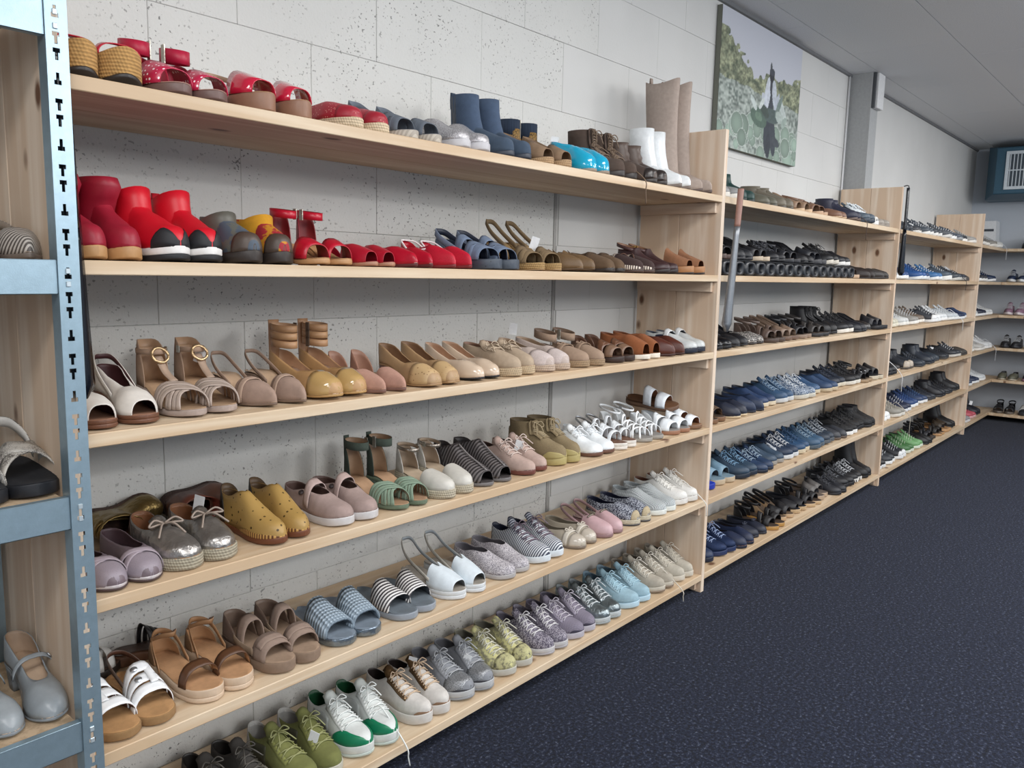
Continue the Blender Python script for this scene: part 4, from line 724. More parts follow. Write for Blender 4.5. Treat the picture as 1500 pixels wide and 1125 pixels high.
# ---------------------------------------------------------------- the racks further along
DK = '17191f'
def K(k, up, sole, desc, cat=None, **x):
    c = m(up, x.pop('pk', 'plain'), x.pop('p2', None), rough=x.pop('rg', .5)); s = m(sole); ln = m(x.pop('ln', '20222a')); lc = x.pop('lc', None)
    b = {'snk': dict(up=c, sole=s, line=ln, lace=m(lc or 'c9ccd0')), 'slip': dict(up=c, sole=s, line=ln, ins=ln), 'flat': dict(up=c, sole=s, line=ln, ins=ln), 'loaf': dict(up=c, sole=s, line=ln, ins=ln),
         'esp': dict(up=c, sole=m(sole, 'rope'), line=ln, ins=ln), 'oxf': dict(up=c, sole=s, line=ln, lace=m(lc or '3a3c44')), 'pump': dict(up=c, sole=s, hm=s, line=ln, ins=ln),
         'boot': dict(up=c, sm=c, sole=s, line=ln, shaft=sh_(x.pop('h', .19), .05, .053, .037)),
         'slide': dict(sole=s, ins=m(x.pop('fb', '6d5a48')), bands=[(.46, .8, .46, .8)], bm=c, line=ln),
         'sand': dict(sole=s, ins=m(x.pop('fb', '4a3d34')), bands=[(.50, .60, .58, .68), (.72, .86, .70, .84)], bm=c, counter=c, cu=.26, ch=1.3, ankle=[(.105, .014, -.25, c, (.048, .034))]),
         'wedge': dict(sole=s, ins=m(x.pop('fb', '6d5a48')), bands=[(.60, .88, .60, .88)], bm=c, sling=(.12, .016, c))}[k]
    b.update(x)
    cat = cat or {'snk': 'sneaker', 'boot': 'boot', 'slide': 'sandal', 'sand': 'sandal', 'wedge': 'sandal'}.get(k, 'shoe')
    return (T(k, **b), cat, desc)
def row(rack, sh, x0, x1, items, q=1, **kw):
    n = len(items); st_ = (x1-x0)/n
    for i, (o, cat, desc) in enumerate(items):
        c = x0+st_*(i+.5); h = min(.052, st_*.25); o = dict(o); o['W'] = min(o['W'], 2*h-.004)
        place(o, desc, cat, rack, sh, (c-h, c+h), q=q, **kw)
r2 = (4.885, 7.50)
row(1, 'A', *r2, [
 K('slip', '8b8c8c', 'd5d2cb', 'grey slip ons with white soles'), K('boot', '1f3f3c', '1c2a2a', 'dark green suede ankle boots', pk='suede', h=.15, jit=0), K('loaf', '5f5d50', '4d4a42', 'olive grey canvas loafers'),
 K('boot', '6c6558', '4a443c', 'slouched khaki fabric boots', pk='suede', h=.125, slouch=.08), K('wedge', '8a6f58', 'c7a988', 'tan wedge sandals with pale heels'), K('sand', '7d5d49', 'b8977a', 'brown strap sandals with pale soles'),
 K('flat', '7c5a48', 'b39679', 'brown leather flats'), K('boot', '282a3e', '5d4a40', 'dark navy fabric ankle boots with hanging laces', pk='cloth', h=.135, dangle=[((.02, -.02, .07), .11)], edge=.015, dm=m('4a3a32')), K('snk', '4d5a66', '2c3845', 'slate grey trainers with thick white laces', lc='dfe5e8', nl=6, rl=.004, bowr=.04),
 K('snk', '3a4656', 'dfe2e3', 'slate blue knitted trainers with white toes', pk='knit', cap=m('dcdad4')), K('slip', '9c958c', '8a8278', 'beige grey slip ons by the panel')])
# black plastic riser with a row of oval holes, and the shoes on it
rz_ = empty('plastic_riser', (4.90, .028, restz('B'))); tag(rz_, 'long black plastic riser tray with a row of oval holes below black shoes', 'tray')
RB = m('1c1f25', 'plain', rough=.35); NR = 15; PT = .121
box('top_plate', (0, NR*PT, .0, .30, .068, .072), RB, rz_, .001); box('back_rail', (0, NR*PT, .296, .30, .0, .068), RB, rz_, .001)
v0 = None
for k in range(NR):
    if v0 is None:
        V = []; n_ = 20
        for (rx, rz__, yy) in ((.060, .034, .0), (.056, .032, -.012), (.030, .026, -.016), (.022, .019, -.008), (.020, .017, .004)):
            for j in range(n_):
                t = 2*math.pi*j/n_; V.append((math.copysign(abs(math.cos(t))**.6, math.cos(t))*rx, yy, .034+math.copysign(abs(math.sin(t))**.6, math.sin(t))*rz__))
        v0 = o = part('ring_segment', V, gridf(5, n_, 0, True), rz_, [RB], weld=False)
    else: o = v0.copy(); COL.objects.link(o); o.parent = rz_
    o.location = (PT*(k+.5), 0, 0)
zr = .0726
items = [K('sand', '17181c', '5d4a44', 'black strap sandals on the riser start'), K('loaf', '1e2026', '2a2a2e', 'black leather loafers on the riser'), K('wedge', '1a1b20', 'c2b19a', 'black wedge sandals with pale heels on the riser'),
 K('oxf', '1b1c22', '1c1c20', 'black lace up shoes on the riser'), K('sand', '22242b', '23242a', 'charcoal buckle sandals on the riser'), K('pump', '15161b', '15161b', 'black block heel pumps on the riser', hh=.075),
 K('slide', '22252c', '3a3a3e', 'black slides on the riser', fb='202227'), K('snk', '16171b', 'c8c1b4', 'black knitted trainers with pale soles on the riser', lc='17181c'), K('slip', '1a1b21', 'd8d6d2', 'black slip ons with white soles on the riser')]
for i, (o, c, dsc) in enumerate(items):
    xx = 4.96+i*.2; o = dict(o); o['W'] = min(o['W'], .092); place(o, dsc, c, 1, 'B', (xx, xx+.098), q=1, z=(zr, zr), y=.03, jit=.3)
row(1, 'B', 6.76, 7.48, [K('wedge', '3d3430', 'b59c84', 'beige heeled sandals past the riser'), K('flat', '2b2322', '201a1a', 'dark brown pointed flats past the riser', toe='point', hh=.05, hk=1.3, L=.26), K('loaf', '34302f', '2a2626', 'charcoal pointed loafers by the panel', toe='point')])
row(1, 'C', *r2, [
 K('oxf', '14151a', '101116', 'black polished lace up shoes', rg=.25), K('pump', '17181e', '17181e', 'black leather pumps'), K('flat', '1c1c20', '2e2a2a', 'black and white leopard flats', pk='leopard', p2='cfcac4'),
 K('sand', '5a4a42', '4d3f38', 'brown and black strap sandals'), K('wedge', '7a6657', '6b5548', 'tan strap wedges with black soles'), K('sand', '1d1e23', '8a7768', 'black sandals with pale linings'), K('sand', '33302f', '2b2a2c', 'dark grey buckled sandals', L=.26),
 K('boot', '15161a', '1b1b1f', 'black lace up ankle boots', h=.165, flace=(m('1d1e22'), .165, .118, .014), tong=m('17181c')), K('snk', '1b1c21', 'ded9d0', 'black leather trainers with cream soles', lc='1b1c21'), K('loaf', '1a1d26', '1a1b21', 'dark navy leather loafers'),
 K('pump', '16171c', '16171c', 'black patent pumps', pk='patent'), K('slide', '1b1c22', '1a1b20', 'black leather slides', fb='1c1d22')])
row(1, 'D', *r2, [
 K('sand', '8a6a4a', '7a5a40', 'tan woven leather sandals', pk='weave', p2='3d2c22'), K('flat', '1d2436', 'c9b595', 'navy ballet flats with straw soles', hk=1.3), K('flat', '20304d', '1d2638', 'navy pointed flats with side cut outs', toe='point', hk=1.4), K('slip', '24395c', 'c9bda6', 'navy suede slip ons with pale soles', pk='suede'),
 K('snk', '33506f', 'c3c6c8', 'denim blue trainers with white soles', pk='suede', lc='7d93a8'), K('snk', '2c4868', 'c8c3b6', 'navy and white print trainers', pk='floral', p2='b9c2cc', lc='d0d5da'), K('slip', '3f5e82', 'c0b49c', 'pleated denim blue slip ons', pk='stripe', p2='2f4868'),
 K('slip', '2b4364', 'b9a98e', 'blue canvas slip ons', pk='cloth'), K('snk', '1d2533', 'c6bfae', 'dark navy trainers with beige soles', lc='2a3345'), K('snk', '15161b', 'd2cec4', 'black trainers with cream soles', lc='1b1c21'),
 K('sand', '18191e', '9c8468', 'black sandals with silver eyelets', button=(m('c4c7cb', 'metallic'), [(.6, 1.3), (.76, 1.5)], .011)), K('slide', '17181d', 'c4b8a2', 'black slides with pale soles', fb='2a2a2c')])
row(1, 'E', *r2, [
 K('slide', '1636b8', '15309c', 'bright blue fluffy slippers', pk='suede', fb='1636b8'), K('slide', '6d8ca0', 'b4a48c', 'pale blue suede slides', pk='suede', fb='7f97a6'), K('snk', '2d4256', '202b3a', 'navy lace trainers with blue laces', lc='6f95b4'), K('oxf', '1f3554', '1c2433', 'navy strap sandals shoes with grey laces', lc='8fa3b5'),
 K('slip', '33465a', '8e8a84', 'slate blue slip ons'), K('snk', '1f3048', 'c9cccf', 'navy trainers with large white side swirls', side=(m('d5dae0', 'camo', '1f3048'), .45, .7, (.2, .8))), K('snk', '254668', 'c5b89e', 'blue leather trainers with stitched sides', lc='254668'), K('snk', '3b5873', '4d5a66', 'faded blue running shoes', lc='8297a8'),
 K('snk', '2b3644', '54595f', 'charcoal running shoes with grey laces', lc='9ea4aa'), K('loaf', '33363d', '5d4f44', 'charcoal loafers with brown soles'), K('snk', '121318', 'e3e3e1', 'black knitted trainers with white soles', pk='knit', lc='15161b'), K('snk', '131418', '1a1b20', 'plain black knitted trainers', pk='knit', lc='15161b'), K('boot', '111217', '17181c', 'black sock boots', h=.13, pk='knit')])
row(1, 'F', *r2, [
 K('slip', '1f2e4c', '1c2438', 'navy felt slippers', pk='suede'), K('snk', '1d3158', '26345a', 'navy sequin trainers', pk='glitter', lc='93a5c8'), K('loaf', '1c2742', '1a2136', 'navy suede loafers with tan insoles', pk='suede', ins=m('a0663c')), K('flat', '1b2132', '1a1e2c', 'midnight blue bow flats', bowtie=(m('2a3042'), .66)),
 K('sand', '1a191b', 'b58a4d', 'black sandals with gold footbeds', fb='b8924f'), K('wedge', '131318', 'b79a78', 'black wedge espadrille sandals', hh=.08), K('esp', '15161c', 'bfa480', 'black peep toe espadrilles', ue=.93), K('sand', '1b1b1f', 'bda17c', 'black sandals with straw rims', fb='8d7658'),
 K('slide', '5d5a58', 'a8927a', 'dark grey slides with pale soles', fb='6d625a'), K('oxf', '22242b', '24252a', 'charcoal lace up shoes'), K('snk', '1a1b20', '202126', 'black leather trainers with grey tongues', lc='6d7076'), K('snk', '15161a', 'd2d0cc', 'black trainers with white zigzag soles', two=(m('d2d0cc', 'dash', '17181c'), .8)), K('boot', '101116', '15161a', 'tall black suede boots by the panel', pk='suede', h=.27)])
r3 = (7.57, 10.18)
row(2, 'A', *r3, [
 K('oxf', '343c46', '3a4048', 'slate leather shoes by the shoehorn'), K('boot', '2c333c', '33393f', 'charcoal slouch boots', h=.15, slouch=.06), K('slip', '3a3d42', 'c8c6c2', 'charcoal slip ons'), K('snk', '444c55', 'd5d5d2', 'slate trainers with white stripes', side=(m('e0e2e3'), .42, .55, (.15, .9))), K('snk', '3d4249', 'd2d2cf', 'grey trainers with curved white stripes', side=(m('dde0e2'), .5, .6, (.1, .9))),
 K('snk', '565a60', 'c5c4c0', 'mid grey mesh trainers', pk='knit'), K('snk', '3b424c', 'd9dad9', 'dark grey trainers with double stripes', side=(m('e3e4e4', 'stripe', '3b424c', sc=.5), .42, .62, (.15, .9))), K('snk', '4d5560', '8c8e90', 'blue grey runners'), K('snk', '30353d', 'e2e0dc', 'black and white court trainers', side=(m('e8e8e6'), .4, .6, (.1, .8))), K('snk', '9a9894', 'd9d5cf', 'pale grey trainers by the third panel')], q=0)
row(2, 'B', *r3, [
 K('snk', 'b9bcc0', 'dfe0df', 'white trainers beside the shoehorn tip'), K('snk', '1f4278', 'dfe2e4', 'royal blue trainers with white soles', pk='suede', lc='24487e'), K('snk', '24508c', 'd5d9dc', 'bright blue trainers with white soles', lc='2a5896'), K('snk', '1c3a68', 'c5cad0', 'deep blue running shoes'), K('snk', '3a6a9c', 'd5d8da', 'mid blue runners with white laces', lc='e6e9ec'),
 K('snk', '47525e', 'dcdcd9', 'slate trainers with thick white soles', pl=.034, hh=.04), K('snk', '3d444c', 'b8b6b0', 'grey lace trainers with hanging laces', lc='2b2e34', dangle=[((.04, -.02, .085), .08)], edge=.02), K('snk', '2b303a', '8e8a86', 'charcoal trainers with white tongues', tong=m('c9ccd0')), K('loaf', '46423f', '4a4542', 'taupe leather shoes by the third panel')], q=0)
row(2, 'C', *r3, [
 K('snk', 'bdb9a8', 'd5d0bf', 'cream trainers with black laces', lc='2b2c30'), K('snk', 'c3c5c4', 'd9d8d2', 'white trainers with zebra tongues', tong=m('c3c5c4', 'leopard', '222'*2)), K('snk', '8a8884', 'e0ded8', 'grey and white trainers'), K('snk', '6b5f55', 'd9d6cf', 'brown grey trainers with white soles'), K('snk', '33373f', 'dcdedf', 'black trainers with white toe caps', cap=m('dcdedf')),
 K('snk', 'cfd3d6', 'dfe0e0', 'white leather trainers with navy heels', counter=m('24304a'), cu=.15), K('snk', 'b5bbc0', 'd8dad9', 'silver white trainers with hanging laces', lc='dfe2e4', dangle=[((.04, -.02, .085), .09)], edge=.02), K('slip', '1d2d4c', 'd5d7d9', 'navy canvas slip ons with white rims', pk='cloth'), K('slip', '22365a', 'cfd2d4', 'dark blue speckled slip ons by the third panel', pk='floral', p2='3d5274')], q=0)
row(2, 'D', *r3, [
 K('snk', '1a1b20', '1c1d22', 'black chunky trainers with white laces', lc='eaecee', rl=.004, nl=6, bowr=.045, dangle=[((.05, -.02, .09), .12)], edge=.02), K('oxf', '2c2a2c', 'b89f86', 'dark leather shoes with tan soles'), K('boot', '1f242d', '4a443f', 'black leather ankle boots with pale toes', cap=m('b3a89a'), h=.14), K('oxf', '252d38', '2a2d33', 'dark slate brogues'), K('boot', '222a36', '24272d', 'dark blue leather boots', h=.15),
 K('loaf', '2d3742', '33363b', 'slate leather loafers'), K('oxf', '20252d', '3d3a38', 'black brogues with white cards', tag=[(1, (.5, .0, .1), -.5, .2)]), K('snk', '2b2f36', 'bab7b0', 'charcoal leather trainers'), K('loaf', '3b3835', '3d3936', 'dark taupe loafers by the third panel')], q=0)
row(2, 'E', *r3, [
 K('snk', '222a4a', 'e2e4e5', 'navy canvas sneakers with white rubber toes', pk='cloth', lc='e0e3e6', cap=m('e2e4e5')), K('snk', '8b8880', 'cfcbc2', 'pale grey sneakers with beige laces', lc='b9b2a5', dangle=[((.05, -.02, .09), .16)], edge=.02), K('snk', '1e2740', 'c9ccd0', 'navy suede sneakers with a white tag', pk='suede', tag=[(1, (.3, .0, .14), -.5, .2)]), K('snk', '223d6c', 'dadddf', 'royal blue sneakers with white soles', lc='33558a'),
 K('snk', '24395c', 'd3d5d7', 'denim blue sneakers', lc='4d6a90'), K('oxf', '242a34', '2c2f35', 'dark slate shoes with strap ties'), K('boot', '1d2027', '22252a', 'black leather work boots', h=.13), K('oxf', '1f2228', '2a2b2f', 'black walking shoes'), K('boot', '1b1d22', '202226', 'black long toe boots by the third panel', h=.16)], q=0)
row(2, 'F', *r3, [
 K('snk', '1a1b1f', 'd0d2d3', 'black trainers with three white stripes', side=(m('e2e4e5', 'stripe', '1a1b1f', sc=.45), .45, .66, (.1, .9))), K('snk', '30343a', 'dcdedf', 'dark grey trainers with white soles'), K('snk', '1c2028', 'd6d8d9', 'black canvas shoes with white toes', pk='cloth', cap=m('d6d8d9'), capu=.9), K('snk', '3d6a3c', 'c4cbbd', 'bright green trainers with pale laces', lc='c3d0bb'), K('snk', '6a9a66', 'c8d0c2', 'pale green running shoes with white soles', lc='d0dac8'),
 K('loaf', '17181b', '1d1d20', 'black suede loafers', pk='suede'), K('sand', '1e1f24', '3a3430', 'black strap sandals on the floor shelf'), K('sand', '23201f', 'a8835c', 'dark sandals with tan soles', fb='8a6a4c'), K('slide', '33291f', 'b08a62', 'brown slides with tan soles', fb='a57e58'), K('boot', '111216', '17181b', 'tall black boots by the third panel', h=.25)], q=0)
r4 = (10.26, 11.28)
for sh, it in dict(
 A=[K('snk', '5d5b58', 'cfccc6', 'dark grey trainers'), K('snk', '77746f', 'd5d2cc', 'grey trainers with pale soles'), K('snk', '8a8780', 'd2cec6', 'stone grey trainers'), K('snk', 'c3c3c0', 'dbdad6', 'white trainers with hanging laces', dangle=[((.04, -.02, .085), .12)], edge=.02)],
 B=[K('snk', '22252c', 'dfe0df', 'black and white trainers', lc='e6e8ea'), K('snk', '3d3f45', 'd8d8d5', 'charcoal trainers with white soles'), K('snk', '20304d', 'd5d8da', 'navy trainers with a white card', tag=[(1, (.5, 0, .1), -.4, .2)])],
 C=[K('snk', 'c0c3c4', 'd9d9d6', 'white trainers'), K('snk', '242a3c', 'd0d2d4', 'dark navy trainers'), K('snk', 'c9cccd', 'dcdcd9', 'white trainers with black stripes', side=(m('22252b'), .45, .52, (.1, .9)))],
 D=[K('snk', 'c5c5c2', 'd8d5cf', 'white mesh trainers', pk='knit'), K('snk', 'b4b2ae', 'd5d2cc', 'off white running shoes'), K('snk', 'cdcfd0', 'd9d9d7', 'bright white trainers with hanging laces', dangle=[((.04, -.02, .085), .13)], edge=.02)],
 E=[K('snk', '3f4a5c', 'c9ccce', 'slate blue trainers'), K('snk', '26324c', 'd3d6d8', 'navy trainers with white soles'), K('snk', 'c8ccce', 'dadad8', 'white sporty trainers')],
 F=[K('snk', '8e8a8c', 'c8c6c4', 'grey trainers with pink laces', lc='b07d86'), K('snk', 'b0505c', 'c9a0a0', 'coral pink running shoes', lc='c98088'), K('boot', '1b1d26', '22242b', 'black padded boots with a white tag', h=.20, tag=[(1, (.7, 0, .14), -.4, .2)])]).items(): row(3, sh, *r4, it, q=0)
for sh, it in dict(
 A=[K('boot', '1d222a', '22252a', 'black leather ankle boots', h=.14)], B=[K('snk', '22304c', 'd5d8da', 'navy trainers with white soles'), K('snk', 'c9cbcc', 'dcdbd8', 'white trainers')],
 C=[K('snk', '8d6f82', 'd0c8cc', 'mauve trainers'), K('snk', 'a06f92', 'd5ccd2', 'pink mesh trainers')], D=[K('snk', '26272b', '33343a', 'black trainers'), K('flat', 'a4867a', '8a6c60', 'dusty pink flats', hk=1.3)],
 E=[K('loaf', '5d5d50', 'b5ac9c', 'olive loafers with pale soles'), K('snk', '3b2b4c', 'b98fae', 'purple and pink trainers', lc='c99ac0')],
 F=[K('sand', '1b1c21', '6a625a', 'black ankle strap sandals'), K('slide', 'b9b9b6', '3d3f44', 'white slides with dark footbeds', fb='33363c')]).items():
    n = len(it)
    for i, (o, c, dsc) in enumerate(it):
        y0 = -.075-.235*i if n > 1 else -.18
        place(o, dsc, c, 4, sh, (y0, y0-.105), q=0, y=.02, jit=.5)

# ---------------------------------------------------------------- galvanised steel shelving in the left foreground
STL = m('9fb6c3', 'plain', rough=.36, metal=.7); CHIP = m('b39c80', 'camo', 'a08a6f')
su = empty('steel_shelving', (1.65, 0, 0)); tag(su, 'boltless galvanised steel shelving with slotted posts at the left edge', 'shelving')
SX = 1.65; PXl, PXr = 2.089-SX, 2.127-SX; YF = -.045
slots = []; z = 1.838
zc = [1.794, 1.723, 1.678, 1.650]
base = 1.678
for k in range(-3, 15):
    o_ = 1.678+.1155-k*.1155
    for dz, up_ in ((.0, False), (-.071+.026-.0, True), (-.071-.002, True)): slots.append((o_+dz+(0 if not up_ else 0), up_))
beams = [1.44, .958+.032, .530, .11, 1.897]
def flange(name, x0, x1, y, parent):
    w_ = x1-x0; cx_ = (x0+x1)/2-.002; rects = []
    for z_, up_ in slots:
        if z_ < .02 or z_ > 1.98: continue
        h = .0105
        rects.append((cx_-.0028, cx_+.0028, z_-h, z_+h)); rects.append((cx_-.0062, cx_+.0062, (z_+h-.008) if up_ else z_-h, z_+h if up_ else (z_-h+.008)))
    xs = sorted({x0, x1}|{r_[0] for r_ in rects}|{r_[1] for r_ in rects}); zs_ = sorted({0.0, 2.0}|{r_[2] for r_ in rects}|{r_[3] for r_ in rects})
    V = [(x_, y, z_) for x_ in xs for z_ in zs_]; F = []; nz_ = len(zs_)
    for i in range(len(xs)-1):
        for j in range(nz_-1):
            mx, mz = (xs[i]+xs[i+1])/2, (zs_[j]+zs_[j+1])/2
            if not any(r_[0] < mx < r_[1] and r_[2] < mz < r_[3] for r_ in rects): F.append((i*nz_+j, (i+1)*nz_+j, (i+1)*nz_+j+1, i*nz_+j+1))
    o = link(name, mesh(name, V, F), parent, [STL], False); md = o.modifiers.new('thickness', 'SOLIDIFY'); md.thickness = .002; md.offset = 0
    return o
pf = flange('post', PXl, PXr, YF, su); box('post_flange', (PXl, PXl+.002, YF+.001, YF+.036, 0, 2.0), STL, pf, .0005)
for nm, xx, yy in (('post', -.45, YF), ('post', -.45, .36), ('post', 2.055-SX, .36)): box(nm, [(xx, xx+.034, yy, yy+.002, 0, 2.0), (xx, xx+.002, yy, yy+.034, 0, 2.0)], STL, su, .0004)
for zt in beams:
    d = box('beam', [(-.43, PXl-.0005, YF+.003, YF+.005, zt-.032, zt+.031), (-.43, PXl-.0005, YF+.003, YF+.02, zt+.0295, zt+.0315), (-.43, PXl-.0005, YF+.003, YF+.02, zt-.032, zt-.030)], STL, su, .0006)
    for q_ in (-.012, .012):
        box('hook', (PXl+.0125, PXl+.021, YF-.0035, YF-.0005, zt+q_-.006, zt+q_+.004), m('c8d4da', 'plain', rough=.3, metal=.5), d, .001)
    box('beam', (-.43, PXl-.02, .355, .358, zt-.032, zt+.031), STL, su, .0006)
    box('deck', (-.445, PXl-.004, YF+.021, .353, zt+.010, zt+.028), CHIP, su, .001)
gs = 'shoes on the steel shelving'
def onsteel(o, lab, cat, x, zt, side, y=-.004, rot=0.0):
    e = shoe(o, side, 2); e.location = (x, y+o['L']/2+.0, zt+.0286); e.rotation_euler = (0, 0, -math.pi/2+rot); tag(e, lab, cat, gs)
pj = T('pump', L=.24, W=.08, hh=.06, up=m('8f9599', 'plain', rough=.35), sole=m('7d8388'), hm=m('777d82'), ins=m('c0a78f'), line=m('b59c85'), ut=.66, bands=[(.42, .455, .42, .455, (.35, 2.8), .016, m('8b9195'))], bk=SILV, tubes=[('buckle', [(.43, -.03, .085), (.45, -.034, .08), (.47, -.03, .085), (.45, -.027, .09), (.43, -.03, .085)], .0018, SILV)])
onsteel(pj, 'grey leather mary jane pump beside the slotted steel post', 'shoe', 2.062, .53, -1)
onsteel(pj, 'grey leather mary jane pump cut by the left photo edge', 'shoe', 1.972, .53, 1)
sk = T('slide', name='crossed_sandal', L=.245, W=.094, pl=.024, hh=.03, sole=m('14161c', 'rubber'), ins=m('15161c', 'suede'), bands=[(.44, .58, .64, .8), (.64, .8, .44, .58, None, .0055)], bm=m('b9b4ac', 'snake', '4d4743'), bt=.003, counter=None, sling=(.115, .022, m('c2bdb5', 'snake', '4d4743')), slu=.36, line=m('d6d2cc'))
onsteel(sk, 'black snakeskin crossed strap sandal beside the slotted steel post', 'sandal', 2.058, .990, -1, -.002)
onsteel(sk, 'black snakeskin crossed strap sandal at the left photo edge', 'sandal', 1.955, .990, 1, -.01)
st = T('pump', L=.24, W=.08, toe='point', hh=.02, pl=.01, heel=None, up=m('b5aea6', 'stripe', '57504b', sc=1.2), sole=m('6d625a'), ins=m('8f7b68'), u0=.56, ut=.62, n=2, sling=(.075, .02, m('b9b2aa', 'stripe', '57504b')), line=m('8a7d70'))
onsteel(st, 'striped pointed slingback flat beside the slotted steel post', 'shoe', 2.066, 1.44, -1, -.004)
onsteel(st, 'striped pointed slingback flat at the left photo edge', 'shoe', 1.98, 1.44, 1, -.02)
# ---------------------------------------------------------------- shoehorns
def horn(name, lab, x, y, zt, zb, w0, w1, mb, mh, split, turn=0.0, hook=True, lean=(0, 0), gr=None):
    e = empty(name, (x, y, zb), turn); tag(e, lab, 'shoehorn')
    def strip(nm, za, zb_, mm, par):
        V = []; n = 14; k = 7
        for i in range(n):
            t = i/(n-1); zz = za+(zb_-za)*t; f = (zz)/(zt-zb); wv = w1+(w0-w1)*min(1, f*1.6)**.8; end = 1 if zz > .02 else max(.35, math.sqrt(max(0, 1-((.02-zz)/.02)**2)))
            for j in range(k):
                s = (j/(k-1)-.5)*2; V.append((s*wv/2*end+lean[0]*f, .012*(s*s)*wv/.04+lean[1]*(1-f)**2, zz))
        return part(nm, V, gridf(n, k), par, [mm], .0022)
    strip('blade', 0, (zt-zb)*split, mb, e); h = strip('handle', (zt-zb)*split, zt-zb, mh, e)
    if hook: tube('hook', curve([(lean[0], .004, zt-zb-.02), (lean[0], 0, zt-zb+.008), (lean[0]-.008, .012, zt-zb+.016), (lean[0]-.02, .03, zt-zb+.012)], 5), .0035, mh, e)
    return e
BPL = m('0d1018', 'plain', rough=.14)
horn('shoehorn', 'long black shoehorn hanging beside the slotted steel post', 2.136, -.024, 1.86, 1.205, .036, .052, BPL, BPL, .5, 0, False, (-.016, 0))
horn('shoehorn', 'steel shoehorn with a red edged handle hanging on the nearest rack', 4.872, -.042, 1.85, 1.222, .03, .052, m('8d9196', 'plain', rough=.35, metal=.7), m('9a7468', 'plain'), .74, -.7, False, (.03, 0))
horn('shoehorn', 'long black shoehorn hooked over the far end of the second rack', 7.53, -.035, 2.092, 1.50, .022, .052, BPL, BPL, .5, -.9, True)
# ---------------------------------------------------------------- canvas picture
cv = empty('canvas_picture', (5.53, DW-.004, 2.16)); tag(cv, 'frameless canvas photo print of a person standing in a leafy crop field', 'picture')
CW, CH = 1.085, .70
box('stretcher', (0, CW, -.028, .0, 0, CH), m('77796f', 'cloth'), cv, .001)
nx, nz = 200, 140
uu, vv = np.meshgrid(np.linspace(0, 1, nx), np.linspace(0, 1, nz), indexing='ij'); rg = np.random.RandomState(3)
def vn(f, seed):
    r_g = np.random.RandomState(seed); G = r_g.rand(f+2, f+2); x = uu*f; y = vv*f; i = x.astype(int); j = y.astype(int); fx = x-i; fy = y-j; fx = fx*fx*(3-2*fx); fy = fy*fy*(3-2*fy)
    return G[i, j]*(1-fx)*(1-fy)+G[i+1, j]*fx*(1-fy)+G[i, j+1]*(1-fx)*fy+G[i+1, j+1]*fx*fy
C3 = lambda h: np.array(lin(h)[:3])
img = np.zeros((nx, nz, 3)); img[:] = C3('b9bccb')
tree = .60+.22*np.exp(-((uu-.02)/.16)**2)+.07*vn(9, 1)+.09*vn(26, 2)-.06*np.exp(-((uu-.42)/.12)**2)+.05*np.exp(-((uu-1)/.1)**2)
t_ = vv < tree; f1 = vn(34, 4); f2 = vn(60, 5)
leaf = C3('4a5a42')[None, None]*(1-f1[..., None])+C3('aab07c')[None, None]*f1[..., None]; leaf *= (.45+.95*vn(90, 8))[..., None]; img[t_] = leaf[t_]
mid = vv < .50+.03*vn(12, 6)-.05*uu; le2 = (C3('50635a')*(1-f2[..., None])+C3('b4c0b4')*f2[..., None])*(.75+.45*f1)[..., None]; img[mid] = le2[mid]
for k in range(46):
    cx_, cy_ = rg.rand(), rg.rand()*.24; rr = .03+.05*rg.rand(); d2 = ((uu-cx_)/rr)**2+((vv-cy_)/(rr*1.25))**2; s_ = d2 < 1; sh = .6+.5*rg.rand()
    cc = C3('8fae98')*sh; img[s_] = (cc[None]*(1.05-.35*d2[s_])[:, None]); img[(d2 > .86) & s_] = C3('c2d0c4')*.8
def ell(cx_, cy_, rx, ry, c, tilt=0.0):
    x = uu-cx_; y = vv-cy_; x = x+y*tilt; s_ = (x/rx)**2+(y/ry)**2 < 1; img[s_] = C3(c)*(.85+.3*f2[s_])[:, None]
ell(.585, .20, .045, .17, '2f3947'); ell(.655, .19, .04, .16, '333d4b', .15); ell(.605, .10, .03, .10, '2a3240')
ell(.605, .50, .05, .15, '39404e'); ell(.562, .50, .036, .15, 'c0c8d6', -.12); ell(.652, .53, .030, .11, 'b4bdcc', .12); ell(.530, .42, .026, .09, 'b7c0cf', .25); ell(.690, .47, .022, .08, 'a9b3c4', -.3)
ell(.606, .585, .016, .07, '3a3f4d'); ell(.607, .665, .030, .052, '2b2d38'); ell(.607, .695, .034, .03, '3c4250'); ell(.592, .735, .012, .03, '454b52')
for a_, b_, c_, d_, h_, t1 in ((.47, .30, .10, .075, '4a6a58', .3), (.63, .35, .11, .06, '465c5a', 0), (.775, .42, .035, .10, 'b4c3bd', .5), (.72, .45, .024, .10, '6d857c', -.4), (.735, .36, .05, .05, 'a2b3aa', .2), (.54, .37, .05, .05, '3d5149', .6), (.47, .31, .045, .035, '5f8269', .3), (.40, .40, .03, .05, 'bccac4', .6), (.70, .15, .05, .04, '39434f', .5), (.50, .42, .02, .05, 'c4cfca', -.5), (.80, .33, .03, .05, '8fa598', -.4)): ell(a_, b_, c_, d_, h_, t1)
img = img*.62+img.mean(2, keepdims=True)*.38*np.array([.96, 1.0, 1.03])
me = mesh('print', [(uu[i, j]*CW, -.0295, vv[i, j]*CH) for i in range(nx) for j in range(nz)], [(i*nz+j, (i+1)*nz+j, (i+1)*nz+j+1, i*nz+j+1) for i in range(nx-1) for j in range(nz-1)])
ca = me.color_attributes.new('print', 'FLOAT_COLOR', 'POINT'); ca.data.foreach_set('color', np.concatenate([img.reshape(-1, 3), np.ones((nx*nz, 1))], 1).astype(np.float32).ravel())
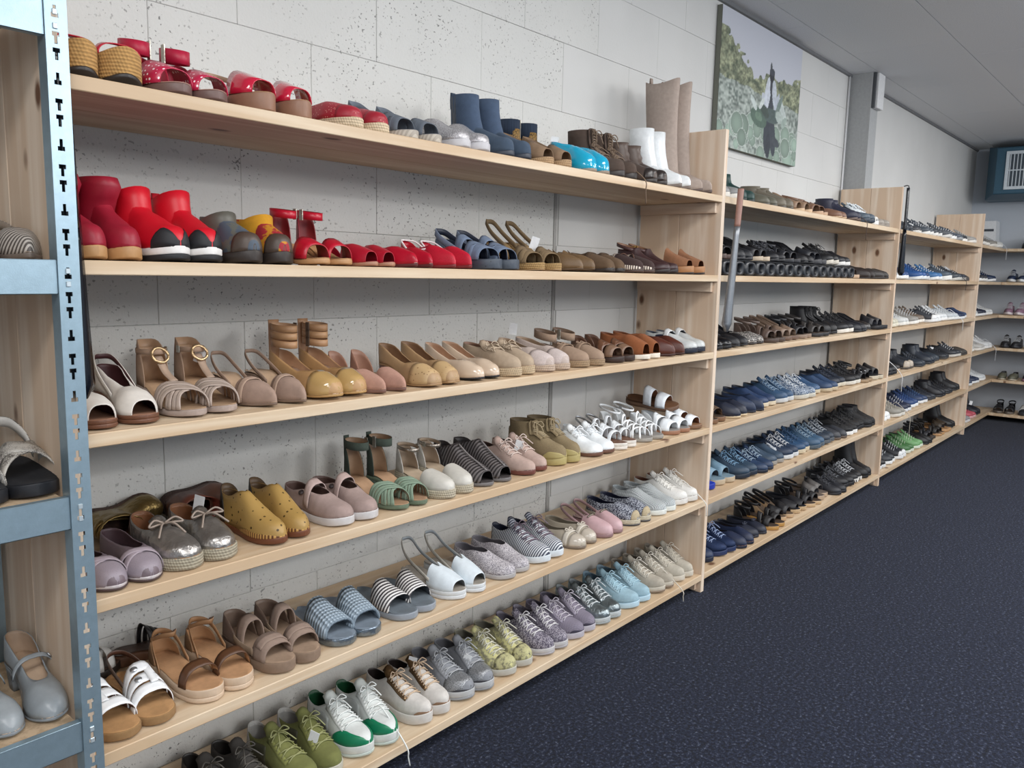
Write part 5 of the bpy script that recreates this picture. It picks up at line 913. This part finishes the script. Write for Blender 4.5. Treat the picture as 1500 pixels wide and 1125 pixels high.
pm = bpy.data.materials.new('canvas_print'); pm.use_nodes = True; at = pm.node_tree.nodes.new('ShaderNodeVertexColor'); at.layer_name = 'print'; pm.node_tree.links.new(at.outputs[0], pm.node_tree.nodes['Principled BSDF'].inputs['Base Color']); pm.node_tree.nodes['Principled BSDF'].inputs['Roughness'].default_value = .7
link('print', me, cv, [pm], False)
# ---------------------------------------------------------------- air heater on the end wall
ah = empty('air_heater', (XF, -.42, 2.60)); tag(ah, 'dark teal air heater with a white louvred grille on the end wall', 'heater')
TEAL = m('34586c', 'plain', rough=.4)
V = []
for (x, ay, az) in ((-.001, .69, .27), (-.32, .67, .27), (-.53, .565, .235), (-.54, .555, .225)): V += [(x, ay, az), (x, -ay, az), (x, -ay, -az), (x, ay, -az)]
F = gridf(4, 4, 0, True)+[(0, 1, 2, 3), (12, 13, 14, 15)]
hs = part('casing', V, F, ah, [TEAL], weld=False); hs.data.polygons.foreach_set('use_smooth', [False]*len(hs.data.polygons))
WG = m('cfd8de', 'plain', rough=.4); x_ = -.5405
gr = box('grille_frame', [(x_-.014, x_, -.52, .47, .16, .19), (x_-.014, x_, -.52, .47, -.19, -.16), (x_-.014, x_, .44, .47, -.16, .16), (x_-.014, x_, -.52, -.49, -.16, .16), (x_-.012, x_-.008, -.49, .44, -.006, .006)], WG, ah, .001)
box('grille_back', (x_-.003, x_, -.489, .439, -.159, .159), m('46525c'), gr, 0)
f0 = None
for k in range(30):
    if f0 is None: f0 = o = box('louvre', (x_-.013, x_-.004, -.004, .004, -.159, .159), WG, gr, 0)
    else: o = f0.copy(); COL.objects.link(o); o.parent = gr
    o.location = (0, .43-k*.0315, 0)
# ---------------------------------------------------------------- small things on the far top shelves
gx = empty('storage_box', (XF-.13, .225, restz('A'))); tag(gx, 'pale grey box with a dark slot on the corner top shelf', 'box')
V, F = [], []
for (z, a, b) in ((0, .11, .10), (.30, .095, .085)): V += [(-a, -b, z), (a, -b, z), (a, b, z), (-a, b, z)]
part('body', V, [(0, 1, 2, 3), (4, 5, 6, 7), (0, 1, 5, 4), (1, 2, 6, 5), (2, 3, 7, 6), (3, 0, 4, 7)], gx, [m('dadde0')], weld=False).data.polygons.foreach_set('use_smooth', [False]*6)
box('slot', (-.104, -.099, -.07, .07, .19, .215), m('3a4048'), gx, .001)
pc = empty('price_card', (6.83, .30, restz('A'))); tag(pc, 'small white card with grey print behind the navy boots on second rack', 'card')
box('card', (-.09, .09, -.002, .002, .0, .155), m('e6e8ea', 'plain', rough=.6), pc, .0005)
for k in range(5): box('printed_mark', (-.07+.03*k, -.052+.03*k, -.0027, -.0021, .125, .14), m('8a9096'), pc, 0)
